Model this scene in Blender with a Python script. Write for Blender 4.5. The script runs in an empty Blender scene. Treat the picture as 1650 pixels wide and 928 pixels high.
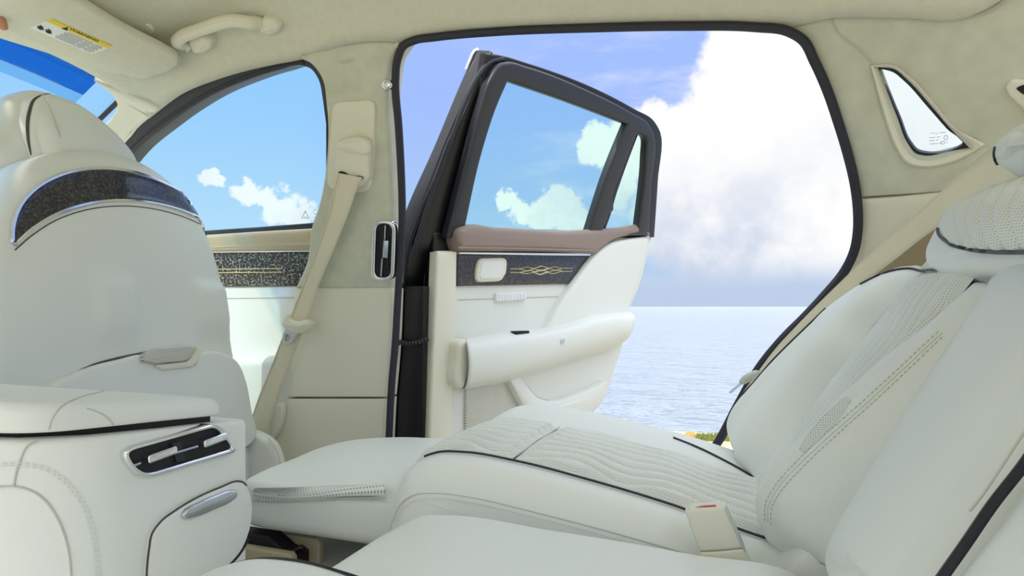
import bpy, bmesh, math, random
from mathutils import Vector, Matrix
from mathutils.geometry import tessellate_polygon
random.seed(7)
S = bpy.context.scene
COL = S.collection
CZ = 1.0                      # camera height above the beach
TH = math.radians(20)         # the camera looks a little forward of square to the car's side
FPX, CX, CY = 1000.0, 825.0, 494.0

# ------------------------------------------------------------------ camera
cd = bpy.data.cameras.new('camera')
cam = bpy.data.objects.new('camera', cd); COL.objects.link(cam)
cam.location = (0, 0, CZ)
cam.rotation_euler = (math.radians(90), 0, TH)
cd.sensor_width = 36; cd.sensor_fit = 'HORIZONTAL'
cd.lens = FPX / 1650 * 36
cd.shift_y = 30 / 1650
cd.clip_start = 0.02; cd.clip_end = 9000
S.camera = cam
S.view_settings.view_transform = 'Standard'
S.view_settings.look = 'None'
S.view_settings.gamma = 1
S.view_settings.use_curve_mapping = False
S.view_settings.exposure = 0.0
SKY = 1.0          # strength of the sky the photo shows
BACK = 1.2          # unseen sky behind the photographer, brightened to fill the cabin with light
HIGH = 2.3         # unseen high sky, extra brightness added to light the seat tops
SUN = 2.0
SUN_DIR = Vector((0.40, 0.62, -0.62))

def lin(r, g, b):
    f = lambda c: (c/255/12.92) if c/255 <= .04045 else ((c/255+.055)/1.055)**2.4
    return (f(r), f(g), f(b), 1)

FWD = Vector((-math.sin(TH), math.cos(TH), 0)); RGT = Vector((math.cos(TH), math.sin(TH), 0)); UP = Vector((0, 0, 1))
def ray(px, py): return FWD + RGT*((px-CX)/FPX) + UP*((CY-py)/FPX)

# ------------------------------------------------------------------ sky
def make_world():
    w = bpy.data.worlds.new('sky'); S.world = w; w.use_nodes = True
    nt = w.node_tree; nt.nodes.clear(); N = nt.nodes.new; L = nt.links.new
    def val(x):
        n = N('ShaderNodeValue'); n.outputs[0].default_value = x; return n.outputs[0]
    def m(op, a, b=None, c=None, clamp=False):
        n = N('ShaderNodeMath'); n.operation = op; n.use_clamp = clamp
        for i, x in enumerate((a, b, c)):
            if x is None: continue
            if isinstance(x, (int, float)): n.inputs[i].default_value = x
            else: L(x, n.inputs[i])
        return n.outputs[0]
    def mix(f, a, b):
        n = N('ShaderNodeMix'); n.data_type = 'RGBA'
        if isinstance(f, (int, float)): n.inputs[0].default_value = f
        else: L(f, n.inputs[0])
        for s, x in ((6, a), (7, b)):
            if isinstance(x, tuple): n.inputs[s].default_value = x
            else: L(x, n.inputs[s])
        return n.outputs[2]
    def smooth(x, a, b):
        n = N('ShaderNodeMapRange'); n.interpolation_type = 'SMOOTHSTEP'
        L(x, n.inputs[0]); n.inputs[1].default_value = a; n.inputs[2].default_value = b
        return n.outputs[0]
    tc = N('ShaderNodeTexCoord'); nrm = N('ShaderNodeVectorMath'); nrm.operation = 'NORMALIZE'
    L(tc.outputs['Generated'], nrm.inputs[0])
    d = nrm.outputs[0]
    sp = N('ShaderNodeSeparateXYZ'); L(d, sp.inputs[0])
    az = m('ARCTAN2', sp.outputs[0], sp.outputs[1]); el = m('ARCSINE', sp.outputs[2])
    def noise(scale, detail, rough, vec=d):
        n = N('ShaderNodeTexNoise'); n.inputs['Scale'].default_value = scale
        n.inputs['Detail'].default_value = detail; n.inputs['Roughness'].default_value = rough
        L(vec, n.inputs['Vector']); return n
    wob = noise(9, 6, .62); wob2 = noise(26, 5, .6)
    ws = N('ShaderNodeSeparateColor'); L(wob.outputs['Color'], ws.inputs[0])
    ws2 = N('ShaderNodeSeparateColor'); L(wob2.outputs['Color'], ws2.inputs[0])
    az2 = m('ADD', az, m('MULTIPLY', m('SUBTRACT', ws.outputs[0], .5), .075))
    el2 = m('ADD', el, m('MULTIPLY', m('SUBTRACT', ws.outputs[1], .5), .075))
    az2 = m('ADD', az2, m('MULTIPLY', m('SUBTRACT', ws2.outputs[0], .5), .05))
    el2 = m('ADD', el2, m('MULTIPLY', m('SUBTRACT', ws2.outputs[1], .5), .05))
    # cumulus masses: compass bearing, height above the horizon, radius (radians)
    def ae(px, py, r):
        v = ray(px, py).normalized()
        return math.atan2(v.x, v.y), math.asin(v.z), r/FPX*math.cos(math.atan((px-CX)/FPX))
    clouds = [ae(*c) for c in ((1195, 75, 78), (1165, 160, 72), (1240, 90, 105), (1300, 200, 190), (1200, 260, 130), (1130, 330, 110), (1180, 400, 120), (1075, 370, 60),
              (1010, 250, 62), (1040, 210, 50), (1000, 320, 40), (1400, 330, 200), (1560, 150, 210), (1750, 250, 300), (2100, 200, 400),
              (1110, 235, 75), (1100, 300, 70), (818, 325, 20), (842, 352, 28), (898, 325, 26), (885, 352, 30), (915, 355, 34), (870, 366, 20), (955, 235, 36),
              (345, 290, 20), (395, 298, 26), (432, 308, 26), (455, 338, 36), (485, 356, 30), (60, 330, 90), (-150, 340, 160))]
    dens = None
    for a, e, r in clouds:
        dx = m('SUBTRACT', az2, a); dy = m('SUBTRACT', el2, e)
        q = m('SUBTRACT', 1.0, m('DIVIDE', m('SQRT', m('ADD', m('MULTIPLY', dx, dx), m('MULTIPLY', dy, dy))), r))
        dens = q if dens is None else m('MAXIMUM', dens, q)
    cum = smooth(dens, 0.02, 0.30)
    # thin high streaks
    mp = N('ShaderNodeMapping'); mp.inputs['Rotation'].default_value = (0.25, 0.5, 0.2); mp.inputs['Scale'].default_value = (1.2, 1.2, 4.5)
    L(d, mp.inputs[0])
    cir = noise(3.2, 7, .6, mp.outputs[0])
    cirf = m('MULTIPLY', smooth(cir.outputs[0], .44, .72), m('MULTIPLY', smooth(az, -.5, -.12), .95))
    # blue sky, paler at the horizon
    blue = mix(smooth(el, .02, .36), lin(178, 210, 242), lin(163, 192, 255))
    blue = mix(smooth(az, -.55, -.68), blue, mix(smooth(el, .02, .36), lin(196, 228, 250), lin(158, 206, 255)))
    blue = mix(smooth(el, 0, .055), lin(190, 208, 236), blue)
    blue = mix(cirf, blue, lin(225, 232, 255))
    shade = noise(6.5, 5, .6)
    lowb = smooth(el, .32, .05)
    shf = m('MULTIPLY', smooth(shade.outputs[0], .40, .70), lowb)
    white = mix(shf, (1.0, 1.0, 1.0, 1), lin(206, 216, 236))
    sky = mix(cum, blue, white)
    hz = smooth(el, .085, .02)
    sky = mix(hz, sky, lin(190, 208, 234))
    # out-of-view sky, behind and high up, is made brighter to light the interior
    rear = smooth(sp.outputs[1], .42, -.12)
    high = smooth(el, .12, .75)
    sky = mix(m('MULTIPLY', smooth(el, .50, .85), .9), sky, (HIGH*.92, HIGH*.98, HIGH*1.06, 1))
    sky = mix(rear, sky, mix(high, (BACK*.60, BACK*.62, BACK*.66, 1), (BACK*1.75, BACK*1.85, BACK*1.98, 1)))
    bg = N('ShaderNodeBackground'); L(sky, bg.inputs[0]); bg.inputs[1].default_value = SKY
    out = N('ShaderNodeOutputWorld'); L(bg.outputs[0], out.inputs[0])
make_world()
sl = bpy.data.lights.new('sun', 'SUN'); sl.energy = SUN; sl.angle = math.radians(1.2); sl.color = (1, .95, .86)
so = bpy.data.objects.new('sun', sl); COL.objects.link(so); so.location = (-3, -4, 6)
so.rotation_euler = SUN_DIR.to_track_quat('-Z', 'Y').to_euler()

# ------------------------------------------------------------------ materials
MATS = {}
def mat(name, color, rough=.5, metal=0, bump=0, bscale=400, spec=.5, mott=0, mscale=30, coat=0, mott2=None, trans=0, sheen=0, mrange=(.3, .7)):
    m = bpy.data.materials.new(name); m.use_nodes = True
    nt = m.node_tree; b = nt.nodes['Principled BSDF']; N = nt.nodes.new; L = nt.links.new
    b.inputs['Base Color'].default_value = color; b.inputs['Roughness'].default_value = rough
    b.inputs['Metallic'].default_value = metal; b.inputs['Specular IOR Level'].default_value = spec
    b.inputs['Coat Weight'].default_value = coat; b.inputs['Coat Roughness'].default_value = .05
    b.inputs['Sheen Weight'].default_value = sheen
    tc = N('ShaderNodeTexCoord')
    if mott:
        n = N('ShaderNodeTexNoise'); n.inputs['Scale'].default_value = mscale; n.inputs['Detail'].default_value = 5
        L(tc.outputs['Object'], n.inputs['Vector'])
        r = N('ShaderNodeMapRange'); L(n.outputs[0], r.inputs[0]); r.inputs[1].default_value = mrange[0]; r.inputs[2].default_value = mrange[1]
        x = N('ShaderNodeMix'); x.data_type = 'RGBA'; L(r.outputs[0], x.inputs[0]); x.inputs[6].default_value = color
        x.inputs[7].default_value = mott2 or tuple(c*(1-mott) for c in color[:3])+(1,)
        L(x.outputs[2], b.inputs['Base Color'])
    if bump:
        n = N('ShaderNodeTexNoise'); n.inputs['Scale'].default_value = bscale; n.inputs['Detail'].default_value = 3
        L(tc.outputs['Object'], n.inputs['Vector'])
        bp = N('ShaderNodeBump'); bp.inputs['Strength'].default_value = bump; bp.inputs['Distance'].default_value = .002
        L(n.outputs[0], bp.inputs['Height']); L(bp.outputs[0], b.inputs['Normal'])
    MATS[name] = m
    return m
def perforated(name, color, dark, period, r, rough=.5, stagger=True):
    """small punched holes on a regular grid, in metres of the surface's UV"""
    m = mat(name, color, rough); nt = m.node_tree; b = nt.nodes['Principled BSDF']; N = nt.nodes.new; L = nt.links.new
    uv = N('ShaderNodeUVMap'); s = N('ShaderNodeSeparateXYZ'); L(uv.outputs[0], s.inputs[0])
    def mt(op, a, c=None):
        n = N('ShaderNodeMath'); n.operation = op
        for i, x in enumerate((a, c)):
            if x is None: continue
            if isinstance(x, (int, float)): n.inputs[i].default_value = x
            else: L(x, n.inputs[i])
        return n.outputs[0]
    u = mt('DIVIDE', s.outputs[0], period); v = mt('DIVIDE', s.outputs[1], period*(.8 if stagger else 1))
    if stagger: u = mt('ADD', u, mt('MULTIPLY', mt('MODULO', mt('FLOOR', v), 2.0), .5))
    fu = mt('SUBTRACT', mt('FRACT', u), .5); fv = mt('SUBTRACT', mt('FRACT', v), .5)
    dist = mt('SQRT', mt('ADD', mt('MULTIPLY', fu, fu), mt('MULTIPLY', fv, fv)))
    r1 = N('ShaderNodeMapRange'); L(dist, r1.inputs[0]); r1.inputs[1].default_value = r*.7; r1.inputs[2].default_value = r*1.2
    x = N('ShaderNodeMix'); x.data_type = 'RGBA'; L(r1.outputs[0], x.inputs[0]); x.inputs[6].default_value = dark; x.inputs[7].default_value = color
    L(x.outputs[2], b.inputs['Base Color'])
    bp = N('ShaderNodeBump'); bp.inputs['Strength'].default_value = .35; bp.inputs['Distance'].default_value = .001
    L(r1.outputs[0], bp.inputs['Height']); L(bp.outputs[0], b.inputs['Normal'])
    return m
def glass(name, tint, refl=.06):
    m = bpy.data.materials.new(name); m.use_nodes = True; nt = m.node_tree; nt.nodes.clear(); N = nt.nodes.new; L = nt.links.new
    t = N('ShaderNodeBsdfTransparent'); t.inputs[0].default_value = tint
    g = N('ShaderNodeBsdfGlossy'); g.inputs['Roughness'].default_value = .01
    f = N('ShaderNodeLayerWeight'); f.inputs[0].default_value = .12
    k = N('ShaderNodeMath'); k.operation = 'MULTIPLY'; k.inputs[1].default_value = refl*4; L(f.outputs['Fresnel'], k.inputs[0])
    x = N('ShaderNodeMixShader'); L(k.outputs[0], x.inputs[0]); L(t.outputs[0], x.inputs[1]); L(g.outputs[0], x.inputs[2])
    o = N('ShaderNodeOutputMaterial'); L(x.outputs[0], o.inputs[0]); MATS[name] = m
    return m
LEA = lin(232, 235, 230)
M_lea = mat('ivory_leather', LEA, .42, bump=.10, bscale=900, spec=.4)
M_plas = mat('beige_plastic', lin(232, 229, 212), .5, bump=.06, bscale=1200, spec=.35)
M_suede = mat('beige_suede', lin(214, 216, 198), .9, bump=.25, bscale=500, spec=.1, mott=.13, mscale=26)
M_head = mat('beige_headlining', lin(222, 221, 203), .9, bump=.2, bscale=700, spec=.1, mott=.06, mscale=60)
M_belt = mat('cream_webbing', lin(230, 223, 200), .7, bump=.3, bscale=1500, spec=.2)
M_grey = mat('grey_plastic', lin(188, 190, 180), .5)
M_pipe = mat('dark_piping', lin(28, 28, 36), .45)
M_rub = mat('black_rubber', lin(40, 42, 54), .5, spec=.4)
M_blk = mat('black_paint', lin(15, 14, 18), .34, spec=.5)
M_satblk = mat('satin_black', lin(42, 45, 54), .38, spec=.5)
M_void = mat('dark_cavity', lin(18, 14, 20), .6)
M_chr = mat('bright_chrome', lin(232, 234, 238), .12, metal=1)
M_sil = mat('satin_silver', lin(205, 210, 220), .3, metal=1)
M_brn = mat('brown_leather', lin(150, 132, 124), .45, bump=.1, bscale=900)
M_tan = mat('tan_leather', lin(190, 176, 146), .45, bump=.1, bscale=900)
M_shelf = mat('brown_shelf_fabric', lin(168, 152, 124), .85, bump=.2, bscale=700)
M_burl = mat('dark_forged_trim', lin(26, 24, 32), .22, mott=.5, mscale=210, mott2=lin(92, 92, 104), coat=.5, mrange=(.42, .82))
M_burl2 = mat('flecked_forged_trim', lin(28, 30, 28), .25, mott=.5, mscale=190, mott2=lin(186, 188, 178), coat=.3, mrange=(.50, .70))
M_stitch = mat('ivory_thread', lin(220, 220, 210), .7)
M_seam = mat('seam_thread_line', lin(198, 197, 185), .8)
M_gap = mat('dark_gap_line', lin(84, 78, 70), .8)
M_gold = mat('gold_inlay', lin(240, 222, 160), .3, metal=.6)
M_white = mat('label_white', lin(232, 236, 236), .5)
M_yel = mat('label_yellow', lin(236, 208, 40), .5)
M_ink = mat('label_ink', lin(25, 25, 25), .6)
M_gink = mat('label_grey_ink', lin(120, 125, 128), .6)
M_red = mat('red_button', lin(196, 60, 80), .4)
M_skin = mat('skin', lin(198, 138, 108), .5, mott=.12, mscale=60)
M_carpet = mat('pale_carpet', lin(206, 204, 194), .95, bump=.9, bscale=350, mott=.18, mscale=120)
M_sand = mat('sand', lin(196, 184, 156), .95, bump=.5, bscale=60, mott=.15, mscale=4)
M_grass = mat('beach_weed', lin(150, 160, 80), .9, mott=.4, mscale=30)
M_ball = mat('orange_buoy', lin(214, 150, 70), .5)
M_quilt = perforated('perforated_ivory_leather', LEA, lin(192, 193, 193), .0032, .24, .45)
M_perf = perforated('perforated_ivory_panel', LEA, lin(150, 148, 138), .0050, .26, .45)
M_grille = perforated('perforated_ivory_grille', lin(232, 228, 216), lin(120, 112, 100), .0046, .30, .5)
M_spk = perforated('perforated_speaker', lin(225, 224, 214), lin(110, 108, 100), .0042, .30, .45)
G_door = glass('tinted_door_glass', (.87, .995, .965, 1))
G_front = glass('clear_blue_glass', (.93, .995, 1.0, 1))
G_quart = glass('pale_quarter_glass', (.94, .98, .985, 1))

# ------------------------------------------------------------------ frames: flat working planes standing in the car
class Frame:
    def __init__(s, o, u, v):
        s.o = Vector(o); s.u = Vector(u).normalized(); s.v = Vector(v).normalized(); s.n = s.u.cross(s.v).normalized()
    def hit(s, px, py, off=0.0):
        r = ray(px, py); t = ((s.o + s.n*off).dot(s.n))/r.dot(s.n)
        p = r*t - s.o
        return (p.dot(s.u), p.dot(s.v))
    def w(s, a, b, c=0.0): return s.o + s.u*a + s.v*b + s.n*c
    def pts(s, L, off=0.0): return [s.hit(p[0], p[1], off) + tuple(p[2:]) for p in L]
    def hw(s, px, py, off=0.0):
        a, b = s.hit(px, py, off); return s.w(a, b, off)
def onY(px, py, Y): r = ray(px, py); return r*(Y/r.y)
def onX(px, py, X): r = ray(px, py); return r*(X/r.x)
def onZ(px, py, Z): r = ray(px, py); return r*(Z/r.z)
WL = Frame((0, 1.29, 0), (1, 0, 0), (0, 0, 1))              # right side of the cabin, below the belt line
WU = Frame((0, 1.29, .06), (1, 0, 0), (0, -.31, .95))       # above it, leaning in
def wall(px, py, off=0.0):
    p = WU.hw(px, py, off)
    return p if p.z > .06 else WL.hw(px, py, off)

# ------------------------------------------------------------------ curves
def cr(P, n=8, closed=False):
    """smooth curve through points; a point with a trailing 1 is kept as a sharp corner"""
    dim = 2 if not isinstance(P[0], Vector) else 3
    if dim == 2:
        V = [Vector((p[0], p[1], 0)) for p in P]; C = [len(p) > 2 and p[2] == 1 for p in P]
    else: V = list(P); C = [False]*len(P)
    N = len(V); out = []
    for i in range(N if closed else N-1):
        j = (i+1) % N
        p1, p2 = V[i], V[j]
        p0 = V[i-1] if (closed or i > 0) else p1*2-p2
        p3 = V[(i+2) % N] if (closed or i+2 < N) else p2*2-p1
        if C[i]: p0 = p1*2-p2
        if C[j]: p3 = p2*2-p1
        if C[i] and C[j]: steps = max(2, n//2)
        else: steps = n
        # centripetal-like tangents limit overshoot
        l = (p2-p1).length
        def tan(a, b, c):
            la, lb = (b-a).length, (c-b).length
            if la+lb < 1e-9: return Vector((0, 0, 0))
            return ((b-a)/(la+1e-9)*lb + (c-b)/(lb+1e-9)*la)/(la+lb)
        m1 = tan(p0, p1, p2)*l; m2 = tan(p1, p2, p3)*l
        for k in range(steps):
            t = k/steps; t2, t3 = t*t, t*t*t
            out.append(p1*(2*t3-3*t2+1)+m1*(t3-2*t2+t)+p2*(-2*t3+3*t2)+m2*(t3-t2))
    if not closed: out.append(V[-1].copy())
    return [(v.x, v.y) for v in out] if dim == 2 else out
def fil(P, n=5):
    """polygon (x, y, fillet radius) with rounded corners"""
    out = []; N = len(P)
    for i in range(N):
        p = Vector(P[i][:2]); a = Vector(P[i-1][:2])-p; c = Vector(P[(i+1) % N][:2])-p; r = P[i][2] if len(P[i]) > 2 else 0
        if r <= 0: out.append((p.x, p.y)); continue
        an = a.angle(c); d = min(r/math.tan(an/2), a.length*.49, c.length*.49)
        s = p+a.normalized()*d; e = p+c.normalized()*d
        for k in range(n+1):
            t = k/n; q = s*(1-t)**2+p*2*t*(1-t)+e*t*t; out.append((q.x, q.y))
    return out
def resample(P, n):
    P = [Vector(p) if not isinstance(p, Vector) else p for p in P]
    L = [0]
    for a, b in zip(P, P[1:]): L.append(L[-1]+(b-a).length)
    out = []; j = 0
    for k in range(n):
        s = L[-1]*k/(n-1)
        while j < len(P)-2 and L[j+1] < s: j += 1
        d = L[j+1]-L[j]
        out.append(P[j].lerp(P[j+1], (s-L[j])/d if d > 1e-12 else 0))
    return out
def rrect(cx, cy, w, h, r, n=6):
    P = []
    for sx, sy, a0 in ((1, 1, 0), (-1, 1, 90), (-1, -1, 180), (1, -1, 270)):
        for k in range(n+1):
            a = math.radians(a0+90*k/n)
            P.append((cx+sx*(w/2-r)+r*math.cos(a), cy+sy*(h/2-r)+r*math.sin(a)))
    return P

# ------------------------------------------------------------------ objects
ORG = {}
Z0 = Vector((0, 0, CZ))
def finish(o, parent, label, cat, group, kind):
    if parent is not None: o.parent = parent
    if label: o['label'] = label
    if cat: o['category'] = cat
    if group: o['group'] = group
    if kind: o['kind'] = kind
    return o
def thing(name, label, cat, loc, group=None, kind=None):
    o = bpy.data.objects.new(name, None); COL.objects.link(o); o.empty_display_size = .05
    o.location = Vector(loc)+Z0; ORG[o] = Vector(loc)+Z0
    return finish(o, None, label, cat, group, kind)
def mesh_obj(name, V, F, m, parent=None, label=None, cat=None, group=None, kind=None, uv=None, smooth=True, angle=35, solid=0, solid_off=-1, bev=0, sub=0):
    V = [Vector(v)+Z0 for v in V]
    if parent is not None: o0 = ORG[parent]
    else:
        xs = [v.x for v in V]; ys = [v.y for v in V]; zs = [v.z for v in V]
        o0 = Vector(((min(xs)+max(xs))/2, (min(ys)+max(ys))/2, min(zs)))
    me = bpy.data.meshes.new(name)
    me.from_pydata([tuple(v-o0) for v in V], [], F)
    if uv:
        l = me.uv_layers.new(name='UVMap')
        for lp in me.loops: l.data[lp.index].uv = uv[lp.vertex_index]
    bm = bmesh.new(); bm.from_mesh(me)
    bmesh.ops.remove_doubles(bm, verts=bm.verts, dist=1e-6)
    bmesh.ops.recalc_face_normals(bm, faces=bm.faces)
    bm.to_mesh(me); bm.free()
    me.materials.append(m)
    if smooth:
        me.polygons.foreach_set('use_smooth', [True]*len(me.polygons))
        try: me.set_sharp_from_angle(angle=math.radians(angle))
        except Exception: pass
    o = bpy.data.objects.new(name, me); COL.objects.link(o)
    if parent is None: o.location = o0
    ORG[o] = o0.copy()
    if solid:
        md = o.modifiers.new('solid', 'SOLIDIFY'); md.thickness = solid; md.offset = solid_off
    if bev:
        md = o.modifiers.new('bevel', 'BEVEL'); md.width = bev; md.segments = 3; md.limit_method = 'ANGLE'
    if sub:
        md = o.modifiers.new('sub', 'SUBSURF'); md.levels = sub; md.render_levels = sub
    return finish(o, parent, label, cat, group, kind)

def offset2(P, d):
    """move a closed outline inwards by d along its own normals"""
    n = len(P); A = sum(P[i][0]*P[(i+1) % n][1]-P[(i+1) % n][0]*P[i][1] for i in range(n))
    s = 1 if A > 0 else -1; out = []
    for i in range(n):
        a, b, c = P[i-1], P[i], P[(i+1) % n]
        t1 = Vector((b[0]-a[0], b[1]-a[1])); t2 = Vector((c[0]-b[0], c[1]-b[1]))
        if t1.length < 1e-9: t1 = t2
        if t2.length < 1e-9: t2 = t1
        t1 = t1.normalized(); t2 = t2.normalized()
        n1 = Vector((-t1.y, t1.x))*s; n2 = Vector((-t2.y, t2.x))*s
        nn = n1+n2
        if nn.length < 1e-6: nn = n1
        nn = nn.normalized(); k = 1/max(.5, nn.dot(n1))
        out.append((b[0]+nn.x*d*k, b[1]+nn.y*d*k))
    return out
def dedupe(P, eps=1e-5):
    out = []
    for p in P:
        if not out or (abs(p[0]-out[-1][0])+abs(p[1]-out[-1][1])) > eps: out.append((p[0], p[1]))
    if len(out) > 1 and abs(out[0][0]-out[-1][0])+abs(out[0][1]-out[-1][1]) < eps: out.pop()
    return out
def plate_geo(fr, outer, holes, z0, z1, bev=0.0, bsteps=3):
    """a flat panel of real thickness with rounded front edges and openings"""
    loops = [dedupe(outer)]+[dedupe(h) for h in holes]
    V = []; F = []; UV = []
    def add(P, z):
        i0 = len(V)
        for a, b in P: V.append(fr.w(a, b, z)); UV.append((a, b))
        return list(range(i0, i0+len(P)))
    fronts = []; backs = []
    for li, P in enumerate(loops):
        sgn = 1 if li == 0 else -1
        rings = [add(P, z0)]
        if bev > 0:
            for k in range(bsteps+1):
                a = math.pi/2*k/bsteps
                rings.append(add(offset2(P, sgn*bev*(1-math.cos(a))), z1-bev+bev*math.sin(a)))
        else: rings.append(add(P, z1))
        for r0, r1 in zip(rings, rings[1:]):
            n = len(r0)
            for i in range(n): F.append((r0[i], r0[(i+1) % n], r1[(i+1) % n], r1[i]))
        fronts.append(rings[-1]); backs.append(rings[0])
    for loopset in (fronts, backs):
        flat = [i for l in loopset for i in l]
        polys = [[Vector((UV[i][0], UV[i][1], 0)) for i in l] for l in loopset]
        for t in tessellate_polygon(polys): F.append(tuple(flat[k] for k in t))
    return V, F, UV
def plate(name, fr, outer, z0, z1, m, parent=None, holes=(), bev=0.0, **kw):
    V, F, UV = plate_geo(fr, outer, holes, z0, z1, bev)
    return mesh_obj(name, V, F, m, parent, uv=UV, **kw)

def closest(p, spine):
    if len(spine) == 1: return spine[0]
    best = None
    for a, b in zip(spine, spine[1:]):
        ax, ay = a; bx, by = b; dx, dy = bx-ax, by-ay; L = dx*dx+dy*dy
        t = 0 if L < 1e-12 else max(0, min(1, ((p[0]-ax)*dx+(p[1]-ay)*dy)/L))
        q = (ax+t*dx, ay+t*dy); d = (q[0]-p[0])**2+(q[1]-p[1])**2
        if best is None or d < best[0]: best = (d, q)
    return best[1]
def pillow(name, fr, outer, z0, z1, m, parent=None, rt=.02, rb=.01, crown=.0, spine=None, nin=14, disp=None, **kw):
    """an upholstered pad: rounded rim, domed face, closed back"""
    P = dedupe(outer); n = len(P)
    if spine is None: spine = [(sum(p[0] for p in P)/n, sum(p[1] for p in P)/n)]
    Cn = [closest(p, spine) for p in P]
    V = []; F = []; UV = []
    def ring(s_of, z_of):
        i0 = len(V)
        for i, (p, c) in enumerate(zip(P, Cn)):
            L = math.hypot(p[0]-c[0], p[1]-c[1]); s = s_of(L)
            a, b = c[0]+(p[0]-c[0])*s, c[1]+(p[1]-c[1])*s
            z = z_of(s)
            if disp: z += disp(a, b, s)
            V.append(fr.w(a, b, z)); UV.append((a, b))
        return list(range(i0, i0+n))
    ins = lambda d: (lambda L: max(0.02, 1-d/max(L, 1e-6)))
    R = []
    R.append(ring(ins(rb), lambda s: z0))
    for k in range(1, 4):
        a = math.pi/2*k/3
        R.append(ring(ins(rb*(1-math.sin(a))), lambda s, a=a: z0+rb*(1-math.cos(a))))
    K = 7
    for k in range(K+1):
        a = math.pi/2*k/K
        R.append(ring(ins(rt*(1-math.cos(a))), lambda s, a=a: z1-rt+rt*math.sin(a)))
    s0 = None
    for k in range(1, nin+1):
        f = 1-k/nin
        R.append(ring(lambda L, f=f: max(0.02, 1-rt/max(L, 1e-6))*f if f > 0 else 0.0,
                      lambda s, f=f: z1+crown*(1-f*f)))
    for r0, r1 in zip(R, R[1:]):
        for i in range(n):
            q = (r0[i], r0[(i+1) % n], r1[(i+1) % n], r1[i]); F.append(q)
    F.append(tuple(reversed(R[0])))
    return mesh_obj(name, V, F, m, parent, uv=UV, **kw)

def loft(name, rows, m, parent=None, nu=40, nv=40, solid=.01, disp=None, out=None, **kw):
    """smooth skin through rows of 3D points"""
    rows = [resample(cr(r, 12), nu) for r in rows]
    cols = [resample(cr([r[i] for r in rows], 12), nv) if len(rows) > 2 else resample([r[i] for r in rows], nv) for i in range(nu)]
    V = []; UV = []; F = []
    for i in range(nu):
        for j in range(nv):
            V.append(cols[i][j].copy())
    # metre coordinates along the skin
    su = [0.0]*(nu)
    mid = nv//2
    for i in range(1, nu): su[i] = su[i-1]+(cols[i][mid]-cols[i-1][mid]).length
    sv = [0.0]*nv
    for j in range(1, nv): sv[j] = sv[j-1]+(cols[nu//2][j]-cols[nu//2][j-1]).length
    if disp:
        N = []
        for i in range(nu):
            for j in range(nv):
                a = cols[min(i+1, nu-1)][j]-cols[max(i-1, 0)][j]; b = cols[i][min(j+1, nv-1)]-cols[i][max(j-1, 0)]
                q = a.cross(b).normalized()
                if out is not None and q.dot(out) < 0: q = -q
                N.append(q)
        for i in range(nu):
            for j in range(nv): V[i*nv+j] += N[i*nv+j]*disp(i/(nu-1), j/(nv-1), su[i], sv[j])
    for i in range(nu):
        for j in range(nv): UV.append((su[i], sv[j]))
    for i in range(nu-1):
        for j in range(nv-1): F.append((i*nv+j, (i+1)*nv+j, (i+1)*nv+j+1, i*nv+j+1))
    return mesh_obj(name, V, F, m, parent, uv=UV, solid=solid, solid_off=0 if solid else -1, **kw)

def tube_geo(path, r, seg=8, closed=False, rx=None):
    V = []; F = []; n = len(path); ref = None
    for i, p in enumerate(path):
        a = path[i-1] if (closed or i > 0) else p; b = path[(i+1) % n] if (closed or i < n-1) else p
        t = (b-a)
        if t.length < 1e-9: t = Vector((0, 0, 1))
        t.normalize()
        if ref is None: ref = Vector((0, 0, 1)) if abs(t.z) < .9 else Vector((0, 1, 0))
        s = t.cross(ref)
        if s.length < 1e-6: s = t.cross(Vector((1, 0, 0)))
        s.normalize(); u = s.cross(t).normalized(); ref = u
        rr = r(i/(n-1)) if callable(r) else r
        for k in range(seg):
            an = 2*math.pi*k/seg
            V.append(p+s*math.cos(an)*(rx or rr)+u*math.sin(an)*rr)
    for i in range(n if closed else n-1):
        j = (i+1) % n
        for k in range(seg): F.append((i*seg+k, i*seg+(k+1) % seg, j*seg+(k+1) % seg, j*seg+k))
    if not closed:
        F.append(tuple(range(seg))[::-1]); F.append(tuple((n-1)*seg+k for k in range(seg)))
    return V, F
def tube(name, path, r, m, parent=None, seg=8, closed=False, n=10, straight=False, **kw):
    P = path if straight else cr(path, n, closed)
    V, F = tube_geo(P, r, seg, closed); return mesh_obj(name, V, F, m, parent, **kw)
def join(parts):
    V = []; F = []
    for v, f in parts:
        k = len(V); V += v; F += [tuple(i+k for i in q) for q in f]
    return V, F
def stitches(name, paths, parent, step=.0056, ln=.0034, r=.0005, m=None):
    parts = []
    for path in paths:
        P = cr(path, 10); L = sum((b-a).length for a, b in zip(P, P[1:])); n = max(2, int(L/step))
        Q = resample(P, n+1)
        for a, b in zip(Q, Q[1:]):
            d = (b-a).normalized(); parts.append(tube_geo([a, a+d*ln], r, 5))
    V, F = join(parts); return mesh_obj(name, V, F, m or M_stitch, parent, smooth=False)
def ribbon(name, L, R, m, parent=None, th=.0016, n=10, **kw):
    """flat webbing between two edge curves"""
    A = cr(L, n); B = cr(R, n); k = max(len(A), len(B)); A = resample(A, k); B = resample(B, k)
    V = []; F = []; UV = []
    for a, b in zip(A, B):
        for j in range(5): V.append(a.lerp(b, j/4))
    for i in range(k-1):
        for j in range(4): F.append((i*5+j, i*5+j+1, i*5+j+6, i*5+j+5))
    return mesh_obj(name, V, F, m, parent, solid=th, solid_off=0, **kw)
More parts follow.
